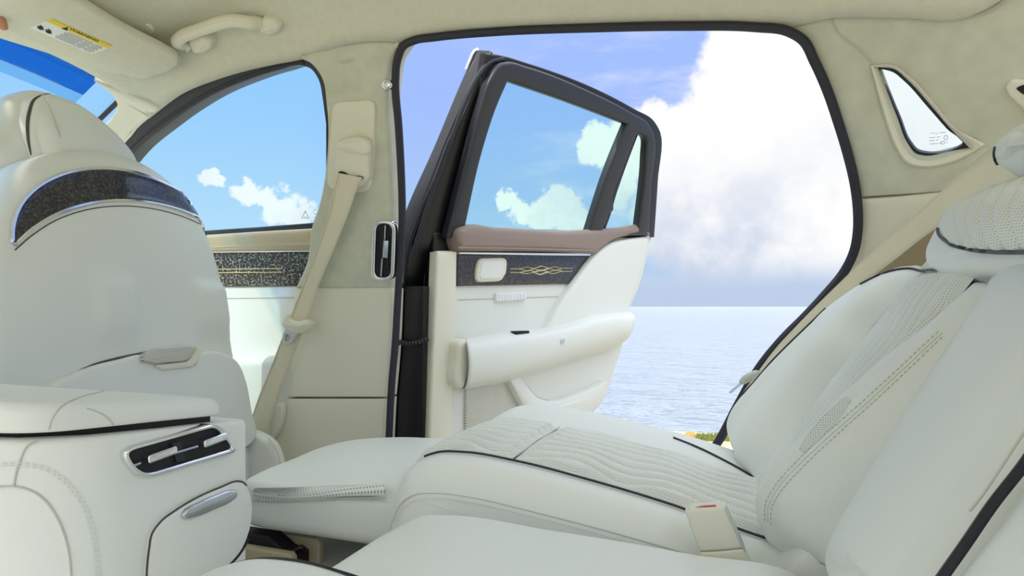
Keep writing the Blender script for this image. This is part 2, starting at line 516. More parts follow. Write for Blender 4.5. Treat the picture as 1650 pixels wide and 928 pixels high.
def slab(name, prof, Y0, Y1, r, m, parent=None, mids=None, **kw):
    """upholstered block: closed side profile (x, z) swept across the car, rounded at both sides; mids = [(Y, swell)]"""
    P = dedupe(prof); n = len(P); V = []; F = []; UV = []
    arc = [0.0]
    for i in range(1, n): arc.append(arc[-1]+math.hypot(P[i][0]-P[i-1][0], P[i][1]-P[i-1][1]))
    st = []
    K = 6
    for k in range(K+1):
        a = math.pi/2*k/K; st.append((Y0+r*(1-math.cos(a)), r*(1-math.sin(a))))
    for Y, sw in (mids or []): st.append((Y, -sw))
    for k in range(K, -1, -1):
        a = math.pi/2*k/K; st.append((Y1-r*(1-math.cos(a)), r*(1-math.sin(a))))
    rings = []
    for Y, ins in st:
        Q = offset2(P, ins); i0 = len(V)
        for i, (x, z) in enumerate(Q): V.append(Vector((x, Y, z))); UV.append((arc[i], Y))
        rings.append(list(range(i0, i0+n)))
    for r0, r1 in zip(rings, rings[1:]):
        for i in range(n): F.append((r0[i], r0[(i+1) % n], r1[(i+1) % n], r1[i]))
    F.append(tuple(rings[0])); F.append(tuple(reversed(rings[-1])))
    return mesh_obj(name, V, F, m, parent, uv=UV, **kw)
from mathutils.bvhtree import BVHTree
def tree_of(o):
    bm = bmesh.new(); bm.from_mesh(o.data); t = BVHTree.FromBMesh(bm); bm.free(); return t
def projector(*objs):
    """lay a detail on the surface of existing parts: returns the surface point lifted along its normal"""
    T = [(tree_of(o), ORG[o]) for o in objs]
    def f(px, py, lift=0.0):
        d = ray(px, py).normalized(); best = None
        for t, o in T:
            hh = t.ray_cast(Vector((0, 0, CZ))-o, d)
            if hh[0] is not None and (best is None or hh[3] < best[1]):
                n = hh[1] if hh[1].dot(d) < 0 else -hh[1]; best = (hh[0]+o-Z0+n*lift, hh[3])
        return best[0] if best else None
    return f
def onto(f, P, lift): return [q for q in (f(x, y, lift) for x, y in P) if q is not None]
def dense(P, n=6): return cr([tuple(p) for p in P], n)
def text(name, body, fr, a, b, off, size, m, parent, dx=(1, 0), flip=False, bold=.0, sy=1.0):
    """raised printed lettering lying on a working plane, direction dx in its coordinates"""
    c = bpy.data.curves.new(name, 'FONT'); c.body = body; c.size = size; c.align_x = 'CENTER'; c.align_y = 'CENTER'; c.extrude = .0002; c.offset = bold*size
    c.resolution_u = 2
    t = bpy.data.objects.new(name, c); COL.objects.link(t)
    dg = bpy.context.evaluated_depsgraph_get(); dg.update()
    me = t.evaluated_get(dg).to_mesh(); V = [v.co.copy() for v in me.vertices]; F = [tuple(p.vertices) for p in me.polygons]
    t.evaluated_get(dg).to_mesh_clear(); bpy.data.objects.remove(t)
    ux, uy = dx; vx, vy = (-uy, ux) if not flip else (uy, -ux)
    W = [fr.w(a+ux*v.x+vx*v.y*sy, b+uy*v.x+vy*v.y*sy, off+abs(v.z)) for v in V]
    return mesh_obj(name, W, F, m, parent, smooth=False)
def lines(name, segs, r, m, parent, **kw):
    V, F = join([tube_geo(s, r, 6) for s in segs]); return mesh_obj(name, V, F, m, parent, **kw)
#==BODY==
# ================================================================== OUTSIDE
def ground():
    V = [Vector((-60, -60, -1.0)), Vector((60, -60, -1.0)), Vector((60, 5.0, -1.0)), Vector((60, 5.6, -1.06)), Vector((-60, 5.6, -1.06)), Vector((-60, 5.0, -1.0))]
    mesh_obj('beach', V, [(0, 1, 2, 5), (5, 2, 3, 4)], M_sand, kind='structure', label='sunlit pale sand strip of beach beside the car', smooth=False)
    m = bpy.data.materials.new('rippled_sea'); m.use_nodes = True; nt = m.node_tree; b = nt.nodes['Principled BSDF']; N = nt.nodes.new; L = nt.links.new
    b.inputs['Base Color'].default_value = lin(176, 186, 198); b.inputs['Roughness'].default_value = .28; b.inputs['IOR'].default_value = 1.33
    tc = N('ShaderNodeTexCoord'); mp = N('ShaderNodeMapping'); mp.inputs['Scale'].default_value = (.45, 1.3, 1); mp.inputs['Rotation'].default_value = (0, 0, .25)
    L(tc.outputs['Object'], mp.inputs[0])
    prev = None
    for sc, st, ds in ((3.0, 1.0, .25), (.8, .8, .7)):
        n = N('ShaderNodeTexNoise'); n.inputs['Scale'].default_value = sc; n.inputs['Detail'].default_value = 6; n.inputs['Roughness'].default_value = .6
        L(mp.outputs[0], n.inputs['Vector'])
        bp = N('ShaderNodeBump'); bp.inputs['Strength'].default_value = st; bp.inputs['Distance'].default_value = ds; L(n.outputs[0], bp.inputs['Height'])
        if prev: L(prev, bp.inputs['Normal'])
        prev = bp.outputs[0]
    L(prev, b.inputs['Normal'])
    V = [Vector((-3000, 5.3, -1.03)), Vector((3000, 5.3, -1.03)), Vector((3000, 6000, -1.03)), Vector((-3000, 6000, -1.03))]
    mesh_obj('sea', V, [(0, 1, 2, 3)], m, kind='structure', label='calm rippled pale blue sea reaching the horizon', smooth=False)
    # a strip of weed on the waterline and a small round float
    parts = []
    for k in range(520):
        q = onZ(random.uniform(1120, 1200), random.uniform(703, 711), -1.0); h = random.uniform(.012, .04)
        p = Vector((q.x, q.y, -1.0)); parts.append(tube_geo([p, p+Vector((random.uniform(-.02, .02), random.uniform(-.02, .02), h))], lambda t: .006*(1-t)+.001, 4))
    V, F = join(parts)
    mesh_obj('beach_weed', V, F, M_grass, kind='stuff', label='low green weed along the water edge on the sand', cat='grass')
    c = onZ(1112, 703, -.96); V = []; F = []
    for i in range(13):
        for j in range(20):
            a = math.pi*i/12; q = 2*math.pi*j/20
            V.append(Vector((c.x+.042*math.sin(a)*math.cos(q), c.y+.042*math.sin(a)*math.sin(q), -.962+.038*math.cos(a)+.006*math.cos(q*3)*math.sin(a))))
    for i in range(12):
        for j in range(20): F.append((i*20+j, i*20+(j+1) % 20, (i+1)*20+(j+1) % 20, (i+1)*20+j))
    mesh_obj('beach_stone', V, F, M_ball, label='small rounded orange stone lying on the sand by the water', cat='stone')
ground()

# ================================================================== CAR SHELL (setting)
plate('floor', Frame((0, 0, -.44), (1, 0, 0), (0, 1, 0)), [(-2.0, -.3), (.75, -.3), (.75, 1.27), (-2.0, 1.27)], -.03, .02, M_carpet, kind='structure', label='pale carpeted cabin floor')
# plane of the rear quarter trim
qa = wall(1385, 340); qb = wall(1290, 45); qc = onY(1650, 250, 1.16)
qn = (qb-qa).cross(qc-qa).normalized()
if qn.dot(Vector((0, -1, 0))) < 0: qn = -qn
qu = Vector((0, 0, 1)).cross(qn)
if qu.x < 0: qu = -qu
qv = qn.cross(qu).normalized()
CP = Frame(qa, qu, qv)
edge_px = [(243, 189), (300, 148), (350, 128), (400, 113), (450, 102), (487, 95), (540, 76), (620, 66), (655, 68), (700, 59), (800, 50), (950, 44), (1100, 40), (1200, 41), (1270, 42)]
E = [wall(x, y) for x, y in edge_px]
E += [CP.hw(1340, 28, .004), CP.hw(1450, 27, .004), CP.hw(1560, 26, .004), CP.hw(1620, -6, .004), CP.hw(1720, -80, .004)]
def blendrows():
    rows = [[] for _ in range(10)]
    for e in E:
        f = max(0, min(1, (e.x+1.40)/.30)); f = f*f*(3-2*f)
        zc = .555*(1-f)+(e.z+.115)*f
        a = [e, Vector((e.x, e.y-.012, e.z+.016)), Vector((e.x, e.y-.035*f-.03*(1-f), e.z+.05*f+.025*(1-f))),
             Vector((e.x, e.y-.085*f-.06*(1-f), e.z+.088*f+.035*(1-f))), Vector((e.x, e.y-.16, (e.z+.107)*f+.535*(1-f))),
             Vector((e.x, .80, zc)), Vector((e.x, .45, zc+.012)), Vector((e.x, .1, zc+.008)), Vector((e.x, -.22, zc-.05)), Vector((e.x, -.34, zc-.20))]  # last unseen row drops lower, added to keep sun off the near seats
        for r, p in zip(rows, a): r.append(p)
    return rows
ceil = loft('ceiling', blendrows(), M_head, nu=110, nv=60, solid=.012, kind='structure', label='beige fabric roof lining')
# windscreen header strip, windscreen and pillar trim
Hd = [onX(190, 143, -1.42), onX(100, 112, -1.42), onX(0, 74, -1.42)]
def ws(Y, t):                     # windscreen surface: t = 0 at the header, 1 at the cowl
    zt = .560+.02*min(1, max(0, (1.0-Y)/.6)) - .02*max(0, Y-.95)/.15
    return Vector((-1.405-.80*t, Y+.10*t*(1 if Y > .4 else -1)*abs(Y-.4)/.7, zt-.44*t+.03*math.sin(math.pi*t)))
win1 = loft('window_1', [[ws(Y, t) for Y in (-.3, 0, .3, .6, .9, 1.11)] for t in (0, .3, .6, 1)], G_front, nu=24, nv=20, solid=.004, kind='structure', label='windscreen glass')
G_band = glass('blue_shade_band_glass', (.20, .48, .80, 1))
loft('shade_band', [[ws(Y, t)+Vector((.006, 0, -.004)) for Y in (-.3, 0, .3, .6, .9, 1.04)] for t in (.0, .05, .10)], G_band, win1, nu=24, nv=8, solid=.002, label='dark blue sun band')
loft('shade_band', [[ws(Y, t)+Vector((.006, 0, -.004)) for Y in (-.3, 0, .3, .6, .9, 1.04)] for t in (.101, .12, .14)], glass('pale_shade_band_glass', (.72, .86, .95, 1)), win1, nu=24, nv=8, solid=.002, label='paler lower edge of the sun band')
tube('window_seal', [ws(1.112, t)+Vector((.004, 0, -.004)) for t in (0, .2, .5, .8, 1)], .006, M_rub, win1)
loft('trim_1', [[Vector((-1.40, 1.02, .528)), Vector((-1.425, 1.095, .512)), Vector((-1.6, 1.135, .41)), Vector((-1.9, 1.17, .25)), Vector((-2.2, 1.19, .08))],
                [Vector((-1.38, 1.08, .518)), Vector((-1.40, 1.13, .497)), Vector((-1.6, 1.175, .385)), Vector((-1.9, 1.22, .21)), Vector((-2.2, 1.24, .04))],
                [wall(262, 172), wall(243, 190), wall(212, 220), wall(172, 275), wall(140, 330)]], M_plas, nu=30, nv=16, solid=.012, kind='structure', label='cream windscreen pillar cover')
tube('seam', [Vector((-1.425, 1.095, .510)), Vector((-1.41, 1.115, .497)), Vector((-1.40, 1.135, .487)), wall(243, 190, .004)], .0016, M_seam, ceil)

# centre pillar trim
wr_out = [(487, 95), (540, 77), (620, 67), (650, 70, 1), (636, 92), (629, 130), (632, 250), (636, 350), (633, 465, 1), (478, 465, 1), (497, 420), (505, 362), (516, 330), (528, 260), (528, 170), (520, 125), (503, 103)]
wallr = plate('wall_right', WU, cr(WU.pts(wr_out), 7, True), -.05, .010, M_suede, bev=.010, kind='structure', label='beige suede upper centre pillar cover')
plate('pillar_panel', WL, cr(WL.pts([(478, 463.5, 1), (633, 463.5, 1), (629, 560), (622, 639.5, 1), (450, 639.5, 1), (462, 560)]), 6, True), -.05, .003, M_plas, wallr, bev=.003, label='cream plastic middle pillar panel')
plate('pillar_panel', WL, cr(WL.pts([(449, 642.5, 1), (622, 642.5, 1), (618, 720), (614, 800, 1), (420, 800, 1), (432, 715)]), 6, True), -.05, .003, M_plas, wallr, bev=.003, label='cream plastic lower pillar panel')
text('lettering', 'AIRBAG', WU, *WU.hit(559, 99, .0105), .0103, .0125, M_seam, wallr)
# pillar behind the trim and the sill
plate('trim_2', WL, [(-1.02, -.48), (-.72, -.48), (-.72, .05), (-.93, .05)], -.16, -.055, M_blk, kind='structure', label='black painted door pillar behind the cream cover')
plate('trim_3', WL, [(-.72, -.50), (.20, -.50), (.20, -.40), (-.72, -.40)], -.12, .0, M_plas, kind='structure', bev=.008, label='cream door sill cover')
# rubber seal around the open doorway
seal_px = [(650, 74), (640, 98), (637, 130), (642, 200), (646, 270), (648, 350), (645, 420), (641, 480), (637, 550), (631, 620), (627, 700), (624, 790), (700, 830), (1000, 800), (1120, 755), (1150, 722), (1190, 650), (1225, 590),
           (1262, 545), (1300, 507), (1332, 472), (1360, 438), (1376, 405), (1382, 372), (1382, 335), (1377, 295), (1366, 248), (1350, 195), (1334, 148), (1312, 98), (1294, 65), (1268, 50), (1220, 44), (1100, 42), (950, 45), (800, 51), (700, 60), (668, 65)]
tube('trim_4', [wall(x, y, .008) for x, y in seal_px], .0085, M_rub, closed=True, n=8, kind='structure', label='black rubber seal around the open rear doorway')

# rear quarter trim with its small window
q_out = [(1255, 36), (1300, 18), (1340, 14), (1450, 12), (1560, 8), (1600, -10), (1640, -60), (1800, -90, 1), (1900, 270, 1), (1700, 292), (1515, 310), (1380, 319, 1), (1364, 250), (1334, 160), (1304, 90), (1280, 52)]
q_win = [(1413, 109, 1), (1440, 112), (1460, 128), (1500, 172), (1530, 207), (1562, 240, 1), (1530, 246), (1490, 253), (1476, 250), (1462, 234), (1445, 192), (1428, 148)]
wallb = plate('wall_rear', CP, cr(CP.pts(q_out), 7, True), -.045, .0, M_suede, bev=.006, holes=[cr(CP.pts(q_win), 7, True)], kind='structure', label='beige suede rear quarter trim')
def ledge():                      # bevelled reveal around the small window
    big = cr(CP.pts([(1402, 104, 1), (1440, 104), (1466, 122), (1506, 166), (1538, 204), (1590, 232, 1), (1535, 262), (1490, 270), (1462, 264), (1444, 240), (1428, 200), (1414, 150)]), 7, True)
    sm = cr(CP.pts(q_win, -.0), 7, True)
    big = dedupe(big); sm = dedupe(sm); n = 90
    A = resample([Vector((a, b, 0)) for a, b in big+big[:1]], n); B = resample([Vector((a, b, 0)) for a, b in sm+sm[:1]], n)
    V = []; F = []
    for k in range(5):
        t = k/4
        for i in range(n):
            p = A[i].lerp(B[i], t); V.append(CP.w(p.x, p.y, .003+.004*math.sin(math.pi*min(1, t*1.3))-.010*t*t))
    for k in range(4):
        for i in range(n-1): F.append((k*n+i, k*n+i+1, (k+1)*n+i+1, (k+1)*n+i))
    mesh_obj('window_reveal', V, F, M_plas, wallb, solid=.003)
ledge()
win2 = plate('window_2', CP, cr(CP.pts(q_win, -.03), 7, True), -.034, -.030, G_quart, kind='structure', label='small triangular rear quarter window')
qi = [(1417, 112), (1438, 116), (1455, 129), (1496, 174), (1526, 208), (1550, 233), (1540, 239), (1490, 246), (1479, 243), (1467, 230), (1450, 190), (1432, 148)]
plate('window_border', CP, cr(CP.pts(q_win, -.012), 7, True), -.028, -.012, M_rub, win2, holes=[cr(CP.pts(qi, -.012), 7, True)])
segs = []
def mark(x0, y0, x1, y1): segs.append([CP.hw(x0, y0, -.029), CP.hw(x1, y1, -.029)])
for (x0, x1, y) in ((1500, 1506, 215), (1507, 1511, 216), (1513, 1524, 214), (1497, 1507, 222), (1509, 1515, 221), (1497, 1506, 227), (1508, 1512, 226), (1498, 1512, 232), (1513, 1517, 231), (1524, 1527, 230)): mark(x0, y, x1, y-.8)
for k in range(8):
    a, b = math.radians(45*k), math.radians(45*k+45)
    mark(1524+3*math.cos(a), 222+4*math.sin(a), 1524+3*math.cos(b), 222+4*math.sin(b)); mark(1519+3*math.cos(a), 230+2.5*math.sin(a), 1519+3*math.cos(b), 230+2.5*math.sin(b))
lines('glass_marking', segs, .00035, M_gink, win2)
# cream side panel under the quarter trim, shelf behind the seats
plate('quarter_panel', CP, cr(CP.pts([(1380, 322, 1), (1450, 317), (1515, 310), (1700, 293), (1900, 271, 1), (1900, 470, 1), (1700, 470), (1340, 560, 1), (1308, 500), (1342, 452), (1366, 412), (1377, 380)]), 6, True), -.04, -.001, M_plas, wallb, bev=.004, label='cream plastic lower quarter panel')
plate('side_lining', CP, cr(CP.pts([(1340, 500, 1), (1400, 438), (1500, 350, 1), (1560, 350, 1), (1560, 470, 1), (1420, 520, 1)], .012), 5, True), -.03, .012, M_shelf, wallb, bev=.004, label='brown lining behind the belt')
for nm, pts in (('roof_seam', [(1270, 40), (1283, 33), (1300, 30), (1340, 28.5), (1450, 28), (1560, 27), (1598, 16), (1618, 0)]), ('pillar_seam', [(1338, 30), (1350, 52), (1385, 80), (1413, 109)])):
    tube(nm, [CP.hw(x, y, .0035 if nm == 'roof_seam' else .001) for x, y in pts], .0013, M_seam, wallb)
loft('window_3', [[Vector((.80, Y, .52)) for Y in (-.1, .2, .5, .8, 1.0)], [Vector((1.12+.06*math.sin((Y+.1)/1.1*math.pi), Y, .08)) for Y in (-.1, .2, .5, .8, 1.0)]], G_quart, nu=12, nv=6, solid=.004, kind='structure', label='rear window glass')
shelf = plate('trim_5', Frame((0, 0, .045), (1, 0, 0), (0, 1, 0)), [(.30, -.25), (1.14, -.25), (1.14, 1.02), (.52, 1.10), (.30, 1.22)], -.03, 0, M_shelf, bev=.01, kind='structure', label='brown fabric shelf behind the rear seats')
plate('trim_6', Frame((.34, 0, -.45), (0, -1, 0), (0, 0, 1)), [(-1.26, 0), (.25, 0), (.25, .47), (-1.26, .47)], -.03, 0, M_plas, kind='structure', label='partition behind the rear seat backs')

# ================================================================== OPEN REAR DOOR
DU = Vector((.465, .885, 0)).normalized(); DO = Vector((-.69, 1.42, 0)); DNn = Vector((DU.y, -DU.x, 0))
DL = Frame(DO, DU, (0, 0, 1))
zb = .16
DT = Frame(DO+Vector((0, 0, zb)), DU, Vector((0, 0, 1))+DNn*.33)
door = thing('car_door', 'open rear car door with tinted window, cream armrest and dark strip with gold lines', 'car door', DL.w(.45, -.5, -.08))
shell_px = [(703, 372, 1), (1052, 374, 1), (1046, 400), (1030, 460), (1012, 505), (1002, 560), (988, 600), (975, 640), (952, 668), (920, 690), (860, 730, 1), (692, 735, 1), (697, 600), (701, 480)]
plate('door_shell', DL, cr(DL.pts(shell_px), 6, True), -.19, -.012, M_blk, door, bev=.006, label='black painted door body')
panel_px = [(705, 404, 1), (735, 404), (958, 404), (985, 387), (1051, 377, 1), (1044, 402), (1029, 460), (1011, 505), (1001, 560), (987, 600), (974, 640), (952, 667), (920, 688), (860, 726, 1), (691, 731, 1), (696, 600), (701, 480)]
plate('inner_panel', DL, cr(DL.pts(panel_px), 6, True), -.012, .004, M_lea, door, bev=.004)
plate('edge_cover', DL, cr(DL.pts([(704, 405, 1), (737, 405, 1), (735, 500), (731, 600), (728, 735, 1), (690, 735, 1), (696, 600), (701, 480)], .02), 5, True), -.01, .022, M_plas, door, bev=.008, label='cream plastic strip along the hinge side')
# window frame
def dt(P): return [DT.hit(p[0], p[1], p[3] if len(p) > 3 else p[2] if len(p) == 3 and abs(p[2]) < 1 and p[2] != 0 else 0)+((1,) if len(p) > 2 and p[2] == 1 else ()) for p in P]
post = [(766, 81, 1, -.085), (803, 92, 1, -.02), (790, 120, 0, -.02), (768, 190, 0, -.02), (745, 300, 0, -.02), (735, 386, 1, -.02), (700, 520, 1, -.02), (636, 520, 1, -.085), (640, 380, 0, -.085), (652, 345, 0, -.085), (700, 236, 0, -.085), (740, 140, 0, -.085)]
plate('hinge_post', DT, cr(dt(post), 6, True), -.085, -.02, M_blk, door, bev=.006, label='black painted hinge-side post of the window frame')
fo = [(780, 86, 1, -.02), (800, 88, 0, -.02), (850, 102, 0, -.02), (950, 139, 0, -.02), (1020, 175, 0, -.02), (1052, 195, 0, -.02), (1062, 213, 0, -.02), (1058, 290, 0, -.02), (1052, 382, 1, -.02), (740, 386, 1, -.02), (757, 240, 0, -.02)]
g1 = [(816, 126, 1, -.02), (900, 156, 0, -.035), (1006, 196, 1, -.035), (978, 270, 0, -.035), (943, 372, 1, -.035), (746, 368, 1, -.02), (774, 240, 0, -.02), (798, 170, 0, -.02)]
g2 = [(1022, 210, 1, -.035), (1033, 218, 0, -.036), (1033, 250, 0, -.036), (1021, 366, 1, -.036), (972, 372, 1, -.02), (982, 345, 0, -.02), (990, 316, 0, -.02), (1004, 275, 0, -.02)]
plate('window_frame', DT, cr(dt(fo), 7, True), -.036, -.012, M_blk, door, holes=[cr(dt(g1), 7, True), cr(dt(g2), 7, True)], bev=.005, label='black painted window frame')
fi = [(808, 103), (822, 100), (850, 107), (950, 146), (1020, 182), (1046, 199), (1055, 216), (1051, 300), (1047, 380, 1), (720, 385, 1), (734, 330), (757, 240), (778, 165), (792, 125)]
g1b = [(820, 131, 1, .012), (900, 161, 0, -.014), (1001, 199, 1, -.014), (972, 270, 0, -.014), (938, 374, 1, -.014), (750, 370, 1, .012), (780, 240, 0, .012), (803, 170, 0, .012)]
g2b = [(1024, 214, 1, .0), (1031, 221, 0, -.014), (1031, 250, 0, -.014), (1019, 368, 1, -.014), (972, 373, 1, .012), (982, 346, 1, .012), (989, 340, 0, .012), (989, 318, 0, .012), (1005, 275, 0, .012)]
plate('frame_cover', DT, cr(DT.pts(fi, .012), 7, True), -.014, .012, M_satblk, door, holes=[cr(dt(g1b), 7, True), cr(dt(g2b), 7, True)], bev=.008, label='satin black inner window frame')
tube('frame_seal', [DT.hw(x, y, -.012) for x, y in ((668, 400), (690, 330), (722, 240), (752, 160), (774, 118), (790, 101), (812, 95))], .006, M_rub, door, label='black rubber weatherstrip')
tube('chrome_edge', [DT.hw(x, y, -.085) for x, y in ((752, 112), (758, 97), (766, 82), (770, 80))], .005, M_chr, door)
tube('frame_ridge', [DT.hw(x, y, -.018) for x, y in ((660, 372), (690, 300), (730, 200), (760, 135), (783, 100))], .0025, M_satblk, door, label='thin ridge along the frame edge')
tube('bar_strip', [DT.hw(x, y, -.012) for x, y in ((1007, 206), (980, 275), (946, 368))], .0022, M_sil, door, label='pale strip on the division bar')
plate('window_pane', DT, cr(DT.pts([(810, 118, 1), (900, 148), (1012, 192, 1), (978, 280), (948, 385, 1), (738, 385, 1), (770, 240), (795, 160)], -.026), 6, True), -.0275, -.0245, G_door, door, label='blue tinted main pane')
plate('window_pane', DT, cr(DT.pts([(1016, 205, 1), (1040, 213), (1038, 260), (1027, 375, 1), (964, 380, 1), (998, 275)], -.026), 6, True), -.0275, -.0245, G_door, door, label='blue tinted small fixed pane')
# belt-line pad, chrome, dark strip
plate('top_pad', DL, cr(DL.pts([(735, 370), (745, 364), (800, 366), (900, 371), (1000, 366), (1034, 364), (1046, 376, 1), (985, 388), (957, 409, 1), (930, 407), (740, 404, 1), (735, 388)], .03), 6, True), -.01, .042, M_brn, door, bev=.016, label='brown leather pad along the window sill')
tube('pad_piping', [DL.hw(x, y, .042) for x, y in ((738, 399), (850, 401), (955, 404))], .003, M_brn, door)
plate('chrome_strip', DL, DL.pts([(740, 405.5), (955, 408), (951, 412.5), (740, 409.5)], .02), .0, .02, M_chr, door, bev=.002)
strip = plate('decor_strip', DL, cr(DL.pts([(738, 410, 1), (953, 413, 1), (918, 457.5, 1), (738, 461, 1)], .012), 6, True), .0, .012, M_burl, door, bev=.002, label='dark mottled decorative strip')
def lattice():
    out = []
    P = lambda x, y: DL.hw(x, y, .0128)
    up = [(822, 433), (838, 433), (850, 430), (860, 433), (872, 428), (884, 432), (893, 429.5), (903, 432), (923, 432)]
    lo = [(822, 439), (836, 439), (848, 441), (860, 439), (870, 443), (881, 439), (892, 441), (903, 437.5), (922, 437)]
    a = [(836, 433), (850, 437), (862, 432), (872, 429)]; bb = [(838, 439), (852, 435.5), (864, 438), (872, 436), (884, 432)]
    c = [(872, 428), (886, 433), (896, 436), (905, 433)]; d = [(858, 439), (870, 434.5), (884, 438), (896, 435), (906, 437)]
    e = [(860, 433), (872, 436.5), (884, 433)]; f = [(858, 438), (870, 442), (882, 438)]
    return [[P(*p) for p in q] for q in (up, lo, a, bb, c, d, e, f)]
lines('inlay_lines', lattice(), .0008, M_gold, strip, label='thin gold interlaced lines')
hc = plate('door_handle', DL, DL.pts(fil([(772, 416, 10), (818, 415, 9), (816, 440, 14), (808, 453, 10), (767, 455, 9), (768, 434, 12)]), .02), .005, .022, M_plas, door, bev=.006, label='cream recessed pull handle')
plate('handle_grip', DL, DL.pts(fil([(777, 420, 8), (814, 419, 7), (812, 438, 10), (806, 449, 8), (773, 450, 7), (774, 436, 10)]), .024), .02, .0245, M_lea, hc, bev=.003)
sw = plate('seat_switch', DL, DL.pts(fil([(800, 472, 3), (849, 470, 3), (849, 483, 3), (800, 486, 3)]), .015), .0, .014, M_white, door, bev=.003, label='white translucent ribbed seat switch')
lines('switch_rib', [[DL.hw(804+k*5.0, 474, .0142), DL.hw(804+k*5.0, 482.5, .0142)] for k in range(9)], .0006, M_sil, sw)
tube('panel_seam', [DL.hw(x, y, .005) for x, y in ((738, 483), (800, 481), (918, 477))], .0010, M_seam, door)
plate('swoop_panel', DL, cr(DL.pts([(960, 410), (985, 391), (1010, 385), (1048, 379, 1), (1041, 410), (1026, 462), (1009, 512, 1), (920, 540), (872, 550, 1), (905, 485), (935, 443)], .03), 6, True), .0, .034, M_lea, door, bev=.014)
# armrest
AR = ((0.0, ((748, 549), (800, 538), (870, 530), (920, 519), (950, 509), (1000, 504), (1014, 503), (1016, 508))),
      (.050, ((750, 549), (803, 539.5), (870, 531.5), (922, 521), (954, 510.5), (1003, 505.5), (1017, 505), (1020, 512))),
      (.074, ((753, 558), (808, 548), (870, 539), (925, 528), (960, 517), (1006, 511), (1020, 511), (1021, 517))),
      (.084, ((756, 588), (815, 577), (870, 563), (925, 550), (965, 539), (1006, 528), (1017, 526), (1018, 527))),
      (.070, ((753, 614), (815, 604), (875, 588), (930, 570), (970, 558), (998, 549), (1008, 546), (1012, 540))),
      (.040, ((750, 623), (815, 612), (875, 595), (930, 577), (970, 565), (995, 556), (1003, 552), (1008, 546))),
      (.0, ((748, 627), (815, 616), (875, 598), (930, 580), (970, 568), (993, 559), (1000, 555), (1004, 549))))
arm = loft('armrest', [[DL.hw(x, y, off*(.25 if k == len(P)-1 else 1)) for k, (x, y) in enumerate(P)] for off, P in AR], M_lea, door, nu=70, nv=44, solid=.003)
plate('armrest_end', DL, cr(DL.pts([(738, 550), (748, 546), (758, 553), (760, 580), (754, 605), (742, 626), (735, 622), (735, 580)], .05), 6, True), .0, .058, M_plas, arm, bev=.014)
plate('window_switch', Frame(DL.hw(838, 535.5, .055), DU, DNn), rrect(0, 0, .055, .022, .006), -.004, .008, M_void, arm, bev=.002, label='black window switch')
bt = plate('button_ring', DL, rrect(*DL.hit(905.5, 550, .08), .028, .026, .010), .062, .086, M_white, arm, bev=.002, label='white ring around a small button')
plate('button', DL, rrect(*DL.hit(905.5, 550, .084), .017, .015, .006), .07, .088, M_sil, bt, bev=.002)
# lower pocket and speaker
plate('pocket_recess', DL, cr(DL.pts([(836, 606, 1), (880, 592), (990, 560, 1), (984, 590), (978, 612), (930, 634), (888, 645), (868, 640), (852, 624)], .006), 6, True), .0, .006, M_lea, door, bev=.002)
pillow('pocket_rim', DL, cr(DL.pts([(818, 609, 1), (834, 605), (850, 624), (866, 640), (888, 646), (930, 635), (979, 613, 1), (974, 640), (952, 668), (920, 690), (880, 700), (866, 690), (845, 660)], .03), 6, True), .0, .035, M_lea, door, rt=.014, rb=.004, crown=.004, spine=[DL.hit(862, 664, .03), DL.hit(950, 645, .03)])
plate('speaker_grille', DL, cr(DL.pts([(751, 626, 1), (818, 609, 1), (842, 650), (848, 668, 1), (800, 690), (750, 710, 1)], .012), 5, True), .0, .014, M_spk, door, bev=.003, label='cream perforated speaker cover')
# hinge-side edge: steps, seal and cable boot
for a, z in ((-.03, -.05), (-.008, -.10), (.0, -.15)):
    tube('edge_ridge', [DL.w(DL.hit(703, 420)[0]+.002, b, z) for b in (.10, 0, -.15, -.3, -.42)], .006, M_satblk, door)
A0 = onY(632, 548, 1.318); B0 = onY(690, 546, 1.345)
def boot():
    P = [A0.lerp(B0, k/60)+Vector((0, 0, -.01*math.sin(math.pi*k/60))) for k in range(61)]
    V, F = tube_geo(P, lambda t: .0062+.0014*math.sin(t*2*math.pi*11), 12)
    mesh_obj('cable_boot', V, F, M_rub, door, label='black corrugated cable boot')
boot()

# ================================================================== CLOSED FRONT DOOR
fd = thing('car_door', 'closed front door with dark flecked strip and tan sill pad, seen past the front seat', 'car door', (-1.3, 1.33, -.45))
FD = Frame((0, 1.33, 0), (1, 0, 0), (0, 0, 1))
plate('inner_panel', FD, cr(FD.pts([(250, 462, 1), (508, 460, 1), (505, 570), (500, 760, 1), (280, 800, 1)]), 5, True), -.05, .0, M_lea, fd, bev=.004)
plate('top_pad', FD, cr(FD.pts([(300, 380, 1), (345, 377), (420, 372), (510, 367, 1), (506, 404, 1), (300, 406, 1)], .02), 5, True), -.03, .028, M_tan, fd, bev=.014, label='tan leather pad along the window sill')
plate('sill_strip', FD, cr(FD.pts([(280, 376, 1), (345, 371), (420, 366), (512, 359, 1), (512, 367, 1), (420, 373), (345, 379), (280, 384, 1)], .0), 5, True), -.06, .010, M_satblk, fd, bev=.004)
tube('pad_seam', [FD.hw(x, y, .0285) for x, y in ((345, 398), (420, 395), (500, 393))], .0014, M_seam, fd)
stitches('stitching', [[FD.hw(x, y, .029) for x, y in ((345, 395), (420, 392), (500, 390))]], fd)
plate('chrome_strip', FD, FD.pts([(300, 404.5), (506, 403), (506, 406), (300, 408)], .01), -.01, .016, M_chr, fd, bev=.001)
fs = plate('decor_strip', FD, cr(FD.pts([(250, 409, 1), (508, 406.5, 1), (500, 460, 1), (250, 463, 1)], .006), 4, True), -.03, .006, M_burl2, fd, bev=.002, label='dark white-flecked decorative strip')
